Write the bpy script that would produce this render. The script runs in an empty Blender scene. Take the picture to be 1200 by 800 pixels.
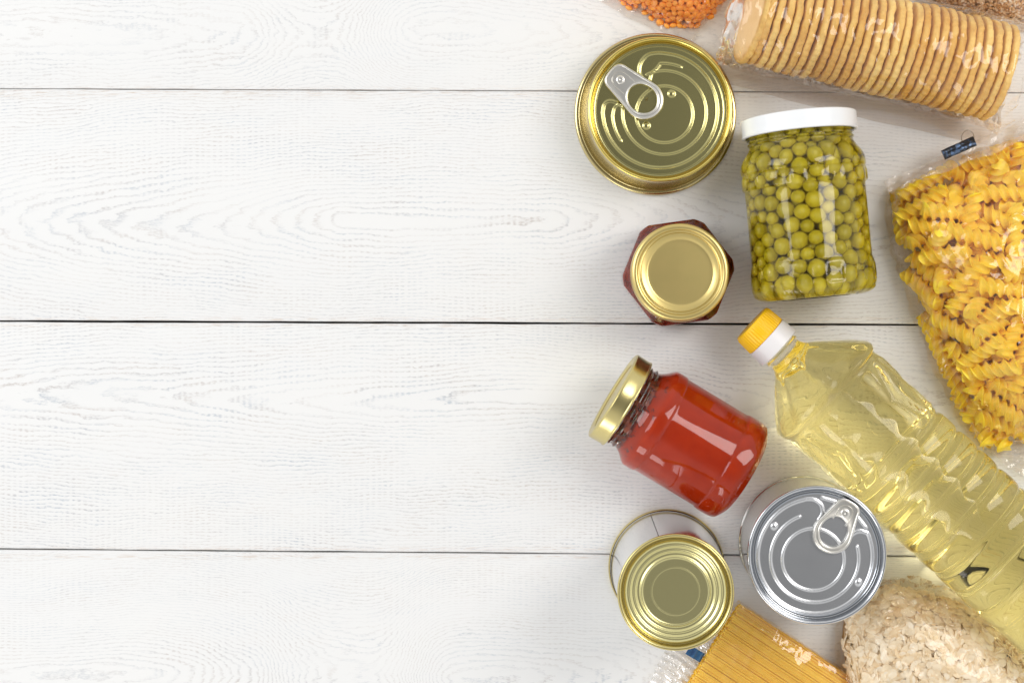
import bpy, math, random
import numpy as np
from mathutils import Vector, Matrix, noise as mnoise

random.seed(7)
rng = np.random.default_rng(7)
PI = math.pi
S = bpy.context.scene
C = S.collection

# ------------------------------------------------------------------ camera
H = 1157.0            # camera height over the table, mm
PXMM = 1.7            # photograph pixels per mm on the table
PX0, PY0 = 700.0, 400.0
cam_d = bpy.data.cameras.new('camera')
cam = bpy.data.objects.new('camera', cam_d); C.objects.link(cam)
cam.location = (0, 0, H / 1000)
cam_d.sensor_width = 36
cam_d.lens = 36 * (H * PXMM) / 1200
cam_d.shift_x = (600 - PX0) / 1200
cam_d.clip_start = 0.05; cam_d.clip_end = 50
S.camera = cam

# ------------------------------------------------------------------ world, lamps, exposure
w = bpy.data.worlds.new('World'); S.world = w; w.use_nodes = True
wn = w.node_tree; bg = wn.nodes['Background']
tcw = wn.nodes.new('ShaderNodeTexCoord'); sepw = wn.nodes.new('ShaderNodeSeparateXYZ')
rampw = wn.nodes.new('ShaderNodeValToRGB')
wn.links.new(tcw.outputs['Generated'], sepw.inputs[0]); wn.links.new(sepw.outputs['Z'], rampw.inputs[0])
rampw.color_ramp.elements[0].position = 0.0; rampw.color_ramp.elements[0].color = (1.25, 1.235, 1.20, 1)
rampw.color_ramp.elements[1].position = 0.98; rampw.color_ramp.elements[1].color = (0.30, 0.30, 0.30, 1)
midw = rampw.color_ramp.elements.new(0.80); midw.color = (0.98, 0.975, 0.965, 1)
wn.links.new(rampw.outputs[0], bg.inputs[0]); bg.inputs[1].default_value = 0.735

def area(name, loc, target, sx, sy, power, col):
    d = bpy.data.lights.new(name, 'AREA'); d.shape = 'RECTANGLE'; d.size = sx; d.size_y = sy
    d.energy = power; d.color = col
    o = bpy.data.objects.new(name, d); C.objects.link(o); o.location = loc
    o.rotation_euler = (Vector(target) - Vector(loc)).to_track_quat('-Z', 'Y').to_euler()
    return o
area('window_light', (-1.30, 0.50, 1.05), (0.0, 0, 0), 0.85, 1.05, 11.6, (0.97, 0.985, 1.0))
area('softbox_light', (0.74, 0.34, 0.98), (0.20, 0, 0), 0.42, 0.70, 6.2, (1.0, 0.97, 0.93))
area('low_window_light', (-0.55, -0.95, 0.42), (0.1, 0, 0), 0.5, 0.34, 2.4, (1.0, 0.98, 0.95))

S.view_settings.view_transform = 'Standard'; S.view_settings.look = 'None'
S.view_settings.exposure = 0.0; S.view_settings.gamma = 1.0
S.render.engine = 'CYCLES'
cy = S.cycles
cy.max_bounces = 20; cy.transmission_bounces = 16; cy.transparent_max_bounces = 24
cy.glossy_bounces = 6; cy.diffuse_bounces = 9; cy.sample_clamp_indirect = 0.0
cy.use_denoising = True; cy.blur_glossy = 0.3
try: cy.denoiser = 'OPENIMAGEDENOISE'
except Exception: pass

# ------------------------------------------------------------------ helpers
def W(px, py, z=0.0):
    """photo pixel at height z (mm) -> table coordinates in mm"""
    f = (H - z) / H / PXMM
    return np.array([(px - PX0) * f, -(py - PY0) * f])

def mk(name, V, F, mat, parent=None, smooth=35, mats=None):
    me = bpy.data.meshes.new(name)
    V = np.asarray(V, float) * 0.001
    me.from_pydata(V.tolist(), [], [tuple(int(i) for i in f) for f in F])
    me.update()
    if smooth is not None:
        me.polygons.foreach_set('use_smooth', [True] * len(me.polygons))
        if smooth < 180: me.set_sharp_from_angle(angle=math.radians(smooth))
    o = bpy.data.objects.new(name, me); C.objects.link(o)
    me.materials.append(mat)
    if parent: o.parent = parent
    return o

def mk_np(name, V, Q, mat, parent=None, smooth=True):
    """fast mesh from arrays: V (n,3) mm, Q (m,k)"""
    me = bpy.data.meshes.new(name)
    V = np.asarray(V, np.float32) * 0.001; Q = np.asarray(Q, np.int32)
    me.vertices.add(len(V)); me.vertices.foreach_set('co', V.ravel())
    k = Q.shape[1]
    me.loops.add(Q.size); me.loops.foreach_set('vertex_index', Q.ravel())
    me.polygons.add(len(Q))
    me.polygons.foreach_set('loop_start', np.arange(0, Q.size, k, dtype=np.int32))
    me.update(calc_edges=True); me.validate()
    me.polygons.foreach_set('use_smooth', [smooth] * len(me.polygons))
    o = bpy.data.objects.new(name, me); C.objects.link(o)
    me.materials.append(mat)
    if parent: o.parent = parent
    return o

def thing(name, label, cat, xy, rz=0.0, z=0.0, group=None):
    o = bpy.data.objects.new(name, None); C.objects.link(o)
    o.location = (xy[0] / 1000, xy[1] / 1000, z / 1000); o.rotation_euler = (0, 0, rz)
    o['label'] = label; o['category'] = cat
    if group: o['group'] = group
    o.empty_display_size = 0.02
    return o

def join(parts):
    V = []; F = []; b = 0
    for v, f in parts:
        v = np.asarray(v, float); V.append(v)
        F += [tuple(int(i) + b for i in q) for q in f]; b += len(v)
    return np.vstack(V), F

def lathe(prof, n=96, axis='z', R0=0.0, cap0=True, cap1=True, rfun=None):
    """prof: list of (r, t). closed around; caps with n-gon centre fans"""
    a = np.arange(n) * 2 * PI / n
    V = []; F = []
    for j, (r, t) in enumerate(prof):
        rr = np.full(n, float(r)) if rfun is None else rfun(r, t, a)
        if axis == 'z': V.append(np.c_[rr * np.cos(a), rr * np.sin(a), np.full(n, t)])
        else: V.append(np.c_[np.full(n, t), rr * np.cos(a), rr * np.sin(a) + R0])
    V = np.vstack(V)
    m = len(prof)
    for j in range(m - 1):
        for i in range(n):
            i2 = (i + 1) % n
            F.append((j * n + i, j * n + i2, (j + 1) * n + i2, (j + 1) * n + i))
    Vl = [V]
    nv = len(V)
    if cap0 and prof[0][0] > 0:
        c = V[:n].mean(0); Vl.append(c[None]); 
        for i in range(n): F.append((nv, (i + 1) % n, i))
        nv += 1
    if cap1 and prof[-1][0] > 0:
        c = V[(m - 1) * n:m * n].mean(0); Vl.append(c[None])
        for i in range(n): F.append((nv, (m - 1) * n + i, (m - 1) * n + (i + 1) % n))
        nv += 1
    V = np.vstack(Vl)
    if axis == 'x':   # x-axis lathe as laid out above keeps the same handedness as z
        pass
    return V, F

def smoothprof(P, k=4):
    """Catmull-Rom resample of a profile"""
    P = np.array(P, float); out = []
    Q = np.vstack([2 * P[0] - P[1], P, 2 * P[-1] - P[-2]])
    for i in range(1, len(Q) - 2):
        p0, p1, p2, p3 = Q[i - 1], Q[i], Q[i + 1], Q[i + 2]
        for s in range(k):
            t = s / k
            out.append(0.5 * (2 * p1 + (p2 - p0) * t + (2 * p0 - 5 * p1 + 4 * p2 - p3) * t * t + (3 * p1 - p0 - 3 * p2 + p3) * t ** 3))
    out.append(P[-1])
    return [tuple(p) for p in out]

def tube(pts, rad, n=8, closed=False, sq=None):
    pts = np.asarray(pts, float); m = len(pts); V = []; F = []
    for i in range(m):
        if closed: d = pts[(i + 1) % m] - pts[i - 1]
        else: d = pts[min(i + 1, m - 1)] - pts[max(i - 1, 0)]
        d = d / (np.linalg.norm(d) + 1e-9)
        up = np.array([0, 0, 1.0])
        if abs(d[2]) > 0.95: up = np.array([0, 1.0, 0])
        a = np.cross(up, d); a /= np.linalg.norm(a); b = np.cross(d, a)
        r = rad[i] if hasattr(rad, '__len__') else rad
        for k in range(n):
            t = 2 * PI * k / n
            V.append(pts[i] + r * (a * math.cos(t) + b * math.sin(t) * (sq or 1)))
    for i in range(m if closed else m - 1):
        i2 = (i + 1) % m
        for k in range(n):
            F.append((i * n + k, i * n + (k + 1) % n, i2 * n + (k + 1) % n, i2 * n + k))
    if not closed:
        F.append(tuple(range(n - 1, -1, -1))); F.append(tuple((m - 1) * n + k for k in range(n)))
    return np.array(V), F

# ------------------------------------------------------------------ materials
class N:
    def __init__(s, name):
        s.m = bpy.data.materials.new(name); s.m.use_nodes = True
        s.t = s.m.node_tree; s.t.nodes.clear()
        s.out = s.t.nodes.new('ShaderNodeOutputMaterial')
    def __call__(s, typ, **kw):
        n = s.t.nodes.new('ShaderNode' + typ)
        for k, v in kw.items():
            if k.startswith('i_'):
                key = k[2:]; key = int(key) if key.isdigit() else key.replace('_', ' ')
                s.set(n.inputs[key], v)
            else: setattr(n, k, v)
        return n
    def set(s, inp, v):
        if isinstance(v, bpy.types.NodeSocket): s.t.links.new(v, inp)
        elif isinstance(v, bpy.types.Node): s.t.links.new(v.outputs[0], inp)
        else: inp.default_value = v
    def math(s, op, a, b=None, c=None, clamp=False):
        n = s.t.nodes.new('ShaderNodeMath'); n.operation = op; n.use_clamp = clamp
        s.set(n.inputs[0], a)
        if b is not None: s.set(n.inputs[1], b)
        if c is not None: s.set(n.inputs[2], c)
        return n.outputs[0]
    def vmath(s, op, a, b=None):
        n = s.t.nodes.new('ShaderNodeVectorMath'); n.operation = op
        s.set(n.inputs[0], a)
        if b is not None: s.set(n.inputs[1], b)
        return n.outputs[0]
    def mapr(s, v, a, b, c=0.0, d=1.0, smooth=False):
        n = s.t.nodes.new('ShaderNodeMapRange'); n.clamp = True
        if smooth: n.interpolation_type = 'SMOOTHSTEP'
        s.set(n.inputs[0], v); n.inputs[1].default_value = a; n.inputs[2].default_value = b
        n.inputs[3].default_value = c; n.inputs[4].default_value = d
        return n.outputs[0]
    def mix(s, f, a, b):
        n = s.t.nodes.new('ShaderNodeMix'); n.data_type = 'RGBA'
        s.set(n.inputs[0], f); s.set(n.inputs[6], a); s.set(n.inputs[7], b)
        return n.outputs[2]
    def noise(s, vec, scale, detail=3, rough=0.55, out=0):
        n = s.t.nodes.new('ShaderNodeTexNoise')
        s.set(n.inputs['Vector'], vec); n.inputs['Scale'].default_value = scale
        n.inputs['Detail'].default_value = detail; n.inputs['Roughness'].default_value = rough
        return n.outputs[out]
    def mapping(s, vec, scale=(1, 1, 1), rot=(0, 0, 0), loc=(0, 0, 0)):
        n = s.t.nodes.new('ShaderNodeMapping'); s.set(n.inputs[0], vec)
        n.inputs['Scale'].default_value = scale; n.inputs['Rotation'].default_value = rot; n.inputs['Location'].default_value = loc
        return n.outputs[0]
    def bump(s, h, strength=0.3, dist=0.001, normal=None):
        n = s.t.nodes.new('ShaderNodeBump'); n.inputs['Strength'].default_value = strength
        n.inputs['Distance'].default_value = dist; s.set(n.inputs['Height'], h)
        if normal is not None: s.set(n.inputs['Normal'], normal)
        return n.outputs[0]
    def obj(s):
        return s.t.nodes.new('ShaderNodeTexCoord').outputs['Object']
    def end(s, sh, vol=None):
        s.t.links.new(sh.outputs[0] if isinstance(sh, bpy.types.Node) else sh, s.out.inputs[0])
        if vol: s.t.links.new(vol.outputs[0], s.out.inputs[1])
        return s.m

def c4(r, g, b): return (r, g, b, 1.0)

def wood_mat(name, y0, gpts, seed, fineness=1.0, linestr=1.0, spacing=3.0, edge=None, worn=0.3):
    """whitewashed pine: growth rings of a board sawn near the tree's heart; y0, g in mm"""
    n = N(name); p = n.obj()
    pm = n.mapping(p, (1000, 1000, 1000))                        # mm
    w1 = n.noise(n.mapping(pm, (0.006, 0.012, 1), loc=(seed, seed * 2, 0)), 1.0, 2, out=1)
    w2 = n.noise(n.mapping(pm, (0.05, 0.16, 1), loc=(seed * 3, seed, 0)), 1.0, 3, 0.6, out=0)
    sep = n('SeparateXYZ', i_0=pm); X, Y = sep.outputs[0], sep.outputs[1]
    sw = n('SeparateColor', i_0=w1)
    dy = n.math('ADD', n.math('SUBTRACT', Y, y0), n.math('MULTIPLY', n.math('SUBTRACT', sw.outputs[0], 0.5), 22.0))
    fc = n('FloatCurve'); n.set(fc.inputs[1], n.mapr(X, -440, 320))
    cu = fc.mapping.curves[0]
    pts = [((x + 440) / 760.0, g / 60.0) for x, g in gpts]
    cu.points[0].location = pts[0]; cu.points[1].location = pts[-1]
    for q in pts[1:-1]: cu.points.new(*q)
    fc.mapping.update()
    g = n.math('MULTIPLY', fc.outputs[0], 60.0)
    r = n.math('SQRT', n.math('ADD', n.math('MULTIPLY', dy, dy), n.math('MULTIPLY', g, g)))
    r = n.math('ADD', r, n.math('MULTIPLY', w2, 4.2))
    w3 = n.noise(n.mapping(pm, (0.35, 0.8, 1), loc=(seed, seed, 0)), 1.0, 2, 0.6)
    r = n.math('ADD', r, n.math('MULTIPLY', w3, 0.9))
    r = n.math('POWER', n.math('DIVIDE', r, spacing * 1.6), 1.22)
    ph = n.math('FRACT', r)
    line = n.math('MULTIPLY', n.mapr(ph, 0.50, 0.86, smooth=True), n.mapr(ph, 0.90, 0.99, 1, 0))
    line = n.math('MULTIPLY', line, n.math('MULTIPLY', n.mapr(r, 0.9, 1.5), 1.0))
    # paint cover: worn through in broad patches, then broken into dashes by the brush and the grain
    cover = n.noise(n.mapping(pm, (0.011, 0.035, 1), loc=(seed, 0, 0)), 1.0, 4, 0.65)
    dash = n.noise(n.mapping(pm, (0.30, 1.1, 1), loc=(0, seed, 0)), 1.0, 4, 0.75)
    colm = n.math('SINE', n.math('ADD', n.math('MULTIPLY', X, 1.55), n.math('MULTIPLY', dash, 4.0)))
    colk = n.mapr(n.noise(n.mapping(pm, (0.012, 0.02, 1), loc=(seed * 2, 7, 0)), 1.0, 2), 0.42, 0.62, 0.0, 0.085)
    br = n.math('ADD', n.math('MULTIPLY', colm, colk), dash)
    m = n.math('MULTIPLY', n.mapr(cover, 0.34, 0.66, 0.18, 1.0), n.mapr(br, 0.40, 0.60, 0.05, 1.0))
    line = n.math('MULTIPLY', line, m)
    fib = n.noise(n.mapping(pm, (0.10, 2.3, 1), loc=(seed * 5, 0, 0)), 1.0, 4, 0.7)
    fibm = n.math('MULTIPLY', n.mapr(fib, 0.55, 0.74), n.mapr(n.noise(n.mapping(pm, (0.5, 0.6, 1)), 1.0, 3, 0.6), 0.42, 0.60))
    wearm = n.mapr(n.noise(n.mapping(pm, (0.016, 0.05, 1), loc=(seed * 7, 3, 0)), 1.0, 3, 0.6), 0.46, 0.72, 0.06, 1.0)
    fibm = n.math('MULTIPLY', fibm, wearm)
    tone = n.noise(n.mapping(pm, (0.008, 0.02, 1), loc=(seed, 9, 0)), 1.0, 3)
    base = n.mix(tone, c4(0.775, 0.78, 0.785), c4(0.81, 0.808, 0.80))
    col = n.mix(n.math('MULTIPLY', fibm, 0.44 * worn / 0.3, clamp=True), base, c4(0.50, 0.46, 0.45))
    hue = n.noise(n.mapping(pm, (0.02, 0.05, 1), loc=(4, seed, 0)), 1.0, 2)
    lc = n.mix(n.mapr(hue, 0.4, 0.6), c4(0.36, 0.42, 0.50), c4(0.46, 0.40, 0.37))
    col = n.mix(n.math('MULTIPLY', line, 0.74 * linestr, clamp=True), col, lc)
    if edge:
        for (ye, wdt) in edge:
            d = n.math('ABSOLUTE', n.math('SUBTRACT', Y, ye))
            en = n.noise(n.mapping(pm, (0.07, 1.3, 1), loc=(seed, 1, 0)), 1.0, 4, 0.7)
            e = n.math('MULTIPLY', n.mapr(d, 0.0, wdt, 1, 0), n.mapr(en, 0.5, 0.66))
            col = n.mix(n.math('MULTIPLY', e, 0.55), col, c4(0.50, 0.33, 0.20))
    hgt = n.math('SUBTRACT', n.math('MULTIPLY', fib, 0.5), n.math('MULTIPLY', line, 0.8))
    nb = n.bump(hgt, 0.30, 0.0005)
    b = n('BsdfPrincipled', i_Base_Color=col, i_Roughness=0.55, i_Normal=nb)
    b.inputs['Specular IOR Level'].default_value = 0.35
    return n.end(b)

def metal(name, col, rough=0.25, grain=0.0, gscale=2500, col2=None, bumpd=0.00003):
    n = N(name); p = n.obj()
    nz = n.noise(p, gscale, 2, 0.6)
    c = c4(*col)
    if col2: c = n.mix(n.mapr(n.noise(p, 45, 3), 0.35, 0.65), c4(*col), c4(*col2))
    b = n('BsdfPrincipled', i_Base_Color=c, i_Metallic=1.0,
          i_Roughness=rough)
    if grain: n.set(b.inputs['Normal'], n.bump(nz, grain, bumpd))
    return n.end(b)

def glass(name, col=(1, 1, 1), ior=1.47, absorb=None, density=0.0, rough=0.0, wob=0.0):
    n = N(name)
    g = n('BsdfGlass', i_Color=c4(*col), i_IOR=ior, i_Roughness=rough)
    if wob: n.set(g.inputs['Normal'], n.bump(n.noise(n.obj(), 90, 2), wob, 0.0006))
    v = None
    if absorb: v = n('VolumeAbsorption', i_Color=c4(*absorb), i_Density=density)
    return n.end(g, v)

def film(name, facet=0.5, scale=60, stretch=(1, 1, 1), fres=1.9, haze=0.05, tint=(1, 0.97, 0.95), rot=(0, 0, 0), rough=0.06):
    """clear crinkled packaging film"""
    n = N(name); p = n.obj()
    warp = n.noise(p, scale * 0.6, 2, out=1)
    pv = n.vmath('ADD', p, n.vmath('MULTIPLY', warp, (0.006, 0.006, 0.006)))
    vm = n.mapping(pv, stretch, rot)
    v = n('TexVoronoi', i_Vector=vm, i_Scale=scale)
    geo = n('NewGeometry')
    off = n.vmath('MULTIPLY', n.vmath('SUBTRACT', v.outputs['Color'], (0.5, 0.5, 0.5)), (facet * 0.55, facet * 0.55, facet * 0.55))
    nn = n.vmath('NORMALIZE', n.vmath('ADD', geo.outputs['Normal'], off))
    v2 = n('TexVoronoi', i_Vector=vm, i_Scale=scale * 1.0, feature='DISTANCE_TO_EDGE')
    crease = n.mapr(v2.outputs['Distance'], 0.0, 0.02, 1, 0)
    nb = n.bump(n.noise(vm, scale * 1.6, 1), 0.18, 0.0012, nn)
    fr = n('Fresnel', i_IOR=1.45, i_Normal=nb)
    fac = n.math('MINIMUM', n.math('MULTIPLY', fr.outputs[0], fres * 0.75), 0.55)
    gl = n('BsdfGlossy', i_Color=c4(1, 1, 1), i_Roughness=rough, i_Normal=nb)
    tr = n('BsdfTransparent', i_Color=c4(*tint))
    df = n('BsdfDiffuse', i_Color=c4(0.9, 0.88, 0.86))
    m0 = n('MixShader', i_0=n.math('ADD', haze, 0.0), i_1=tr, i_2=df)
    m = n('MixShader', i_0=fac, i_1=m0, i_2=gl)
    return n.end(m)

def plain(name, col, rough=0.4, col2=None, nscale=200, spec=0.5, coat=0.0, sss=0.0, sssr=(1, .5, .2), island=0.0, bumps=0.0, bscale=600, objrand=0.0, bdist=0.0004):
    n = N(name); p = n.obj()
    c = c4(*col)
    if col2:
        f = n.mapr(n.noise(p, nscale, 3), 0.35, 0.65)
        if island:
            g = n('NewGeometry'); f = n.math('ADD', n.math('MULTIPLY', f, 1 - island), n.math('MULTIPLY', g.outputs['Random Per Island'], island))
        if objrand:
            oi = n('ObjectInfo'); f = n.math('ADD', n.math('MULTIPLY', f, 1 - objrand), n.math('MULTIPLY', oi.outputs['Random'], objrand))
        c = n.mix(f, c4(*col), c4(*col2))
    b = n('BsdfPrincipled', i_Base_Color=c, i_Roughness=rough)
    b.inputs['Specular IOR Level'].default_value = spec
    b.inputs['Coat Weight'].default_value = coat; b.inputs['Coat Roughness'].default_value = 0.04
    if sss:
        b.inputs['Subsurface Weight'].default_value = sss; b.inputs['Subsurface Radius'].default_value = sssr
        b.inputs['Subsurface Scale'].default_value = 0.003
    if bumps: n.set(b.inputs['Normal'], n.bump(n.noise(p, bscale, 4), bumps, bdist))
    return n.end(b)

GOLD = metal('gold_lacquer_metal', (0.68, 0.56, 0.27), 0.20, 0.25, 3500, (0.64, 0.54, 0.28))
GOLD_PANEL = metal('gold_lid_panel_metal', (0.50, 0.455, 0.20), 0.22, 0.0, 1500, (0.48, 0.44, 0.195), 0.00002)
GOLD_SATIN = metal('satin_gold_metal', (0.74, 0.58, 0.23), 0.33, 0.10, 1500, (0.70, 0.56, 0.22), 0.00003)
GOLD_LID = metal('pale_gold_metal', (0.68, 0.58, 0.26), 0.24, 0.2, 2500)
STEEL = metal('tin_steel', (0.80, 0.80, 0.79), 0.13, 0.1, 2500)
STEEL_PANEL = metal('steel_lid_metal', (0.68, 0.69, 0.71), 0.27, 0.0, 1500, (0.64, 0.65, 0.67), 0.00002)
ALU = metal('aluminium_tab', (0.80, 0.78, 0.73), 0.30, 0.2, 2500)

# ------------------------------------------------------------------ the tabletop
def gy(py): return -(py - 400) / PXMM       # table y (mm) of a photo row
def gx(px): return (px - 700) / PXMM
# gap lines in photo rows at the left and right edge of the frame
gaps = [(104.0, 109.0, 0.9), (376.0, 381.0, 1.35), (643.0, 653.0, 0.95)]
def plank(ytl, ytr, ybl, ybr, mat, ztop=0.0, seed=0):
    """one board: top edge (left, right) and bottom edge rows in mm"""
    X0, X1 = -620.0, 520.0; nx = 230
    xs = np.linspace(X0, X1, nx); V = []; F = []
    rs = np.random.default_rng(seed)
    def rough():
        a = np.convolve(rs.normal(0, 1, nx + 8), np.ones(9) / 9, 'valid'); return a * 0.28
    ta, ba = rough(), rough()
    fr = (xs - gx(0)) / (gx(1200) - gx(0))
    yt = ytl + (ytr - ytl) * fr + ta; yb = ybl + (ybr - ybl) * fr + ba
    rows = [(0, -20), (0, -1.0), (0.25, -0.25), (0.9, 0)]
    sec = []
    for k, z in rows: sec.append((yt - k, np.full(nx, z)))
    for k, z in reversed(rows): sec.append((yb + k, np.full(nx, z)))
    for y, z in sec: V.append(np.c_[xs, y, z + ztop])
    m = len(sec); V = np.vstack(V)
    for j in range(m - 1):
        for i in range(nx - 1):
            F.append((j * nx + i, (j + 1) * nx + i, (j + 1) * nx + i + 1, j * nx + i + 1))
    me_parts.append((V, F, mat))

me_parts = []
wm = [
    wood_mat('whitewashed_pine_a', gy(40), [(-440, 30), (-250, 34), (-190, 46), (-120, 20), (0, 26), (120, 40), (320, 30)], 2.3, linestr=0.62, spacing=2.2, edge=[(gy(106), 4)]),
    wood_mat('whitewashed_pine_b', gy(262), [(-440, 44), (-340, 30), (-280, 24), (-225, 16), (-185, 6), (-162, 0), (-130, 3), (-85, 4.5), (-40, 6), (-10, 11), (40, 20), (110, 30), (200, 36), (320, 45)], 5.1, linestr=0.9, spacing=3.1, edge=[(gy(108), 7), (gy(374), 2.5)], worn=0.36),
    wood_mat('whitewashed_pine_c', gy(468), [(-440, 26), (-340, 21), (-260, 16), (-180, 10), (-90, 4), (-40, 0), (40, 8), (110, 20), (320, 32)], 9.7, linestr=1.0, spacing=3.0, edge=[(gy(381), 2.5), (gy(643), 3)]),
    wood_mat('whitewashed_pine_d', gy(790), [(-440, 14), (-360, 6), (-240, 26), (-160, 52), (-90, 16), (0, 22), (110, 34), (320, 25)], 14.2, linestr=0.75, spacing=2.4, edge=[(gy(652), 3)]),
]
g1, g2, g3 = gaps
plank(gy(-190), gy(-186), gy(g1[0]) + g1[2] / 2 * .6, gy(g1[1]) + g1[2] / 2 * .6, wm[0], 0.0, 1)
plank(gy(g1[0]) - g1[2] / 2 * .6, gy(g1[1]) - g1[2] / 2 * .6, gy(g2[0]) + g2[2] / 2, gy(g2[1]) + g2[2] / 2, wm[1], 0.0, 2)
plank(gy(g2[0]) - g2[2] / 2, gy(g2[1]) - g2[2] / 2, gy(g3[0]) + g3[2] / 2, gy(g3[1]) + g3[2] / 2, wm[2], 0.0, 3)
plank(gy(g3[0]) - g3[2] / 2, gy(g3[1]) - g3[2] / 2, gy(1000), gy(1008), wm[3], 0.0, 4)
V, F = join([(v, f) for v, f, m in me_parts])
# dark backing board under the gaps
bb = np.array([[-600, -380, -19.5], [500, -380, -19.5], [500, 370, -19.5], [-600, 370, -19.5]], float)
nb = len(V); V = np.vstack([V, bb]); F.append((nb, nb + 1, nb + 2, nb + 3))
tt = mk('tabletop', V, F, wm[0], smooth=40)
for m in wm[1:]: tt.data.materials.append(m)
DARKB = plain('dark_backing', (0.035, 0.025, 0.02), 0.8); tt.data.materials.append(DARKB)
k = 0
for i, (v, f, m) in enumerate(me_parts):
    for _ in f: tt.data.polygons[k].material_index = i; k += 1
tt.data.polygons[k].material_index = 4
tt['kind'] = 'structure'

# ------------------------------------------------------------------ tin can lids
def panel(R, z, lines, dimples=(), nr=120, na=300, extra=None):
    """flat can end with pressed beads. lines: (pts, half width, height)"""
    rr = R * np.sqrt(np.linspace(0, 1, nr)) if False else np.linspace(0, R, nr)
    a = np.arange(na) * 2 * PI / na
    RR, AA = np.meshgrid(rr[1:], a, indexing='ij')
    X = (RR * np.cos(AA)).ravel(); Y = (RR * np.sin(AA)).ravel()
    X = np.r_[0, X]; Y = np.r_[0, Y]; Z = np.zeros(len(X))
    P = np.c_[X, Y]
    for pts, wd, h in lines:
        pts = np.asarray(pts, float)
        dm = np.full(len(X), 1e9)
        for i in range(len(pts) - 1):
            A, B = pts[i], pts[i + 1]; ab = B - A
            t = np.clip(((P - A) @ ab) / (ab @ ab + 1e-9), 0, 1)
            d = np.hypot(*(P - A - t[:, None] * ab).T)
            dm = np.minimum(dm, d)
        Z += h * np.exp(-(dm / (wd * 0.85)) ** 2) * 1.1
    for (dx, dy, wd, h) in dimples:
        Z += h * np.exp(-((np.hypot(X - dx, Y - dy)) / wd) ** 4)
    if extra is not None: Z += extra(X, Y)
    V = np.c_[X, Y, Z + z]; F = []
    for i in range(na): F.append((0, 1 + i, 1 + (i + 1) % na))
    for j in range(nr - 2):
        for i in range(na):
            i2 = (i + 1) % na
            F.append((1 + j * na + i, 1 + (j + 1) * na + i, 1 + (j + 1) * na + i2, 1 + j * na + i2))
    return V, F

def arc(cx, cy, r, a0, a1, n=60, ry=None):
    t = np.radians(np.linspace(a0, a1, n))
    return [(cx + r * math.cos(x), cy + (ry or r) * math.sin(x)) for x in t]

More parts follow.
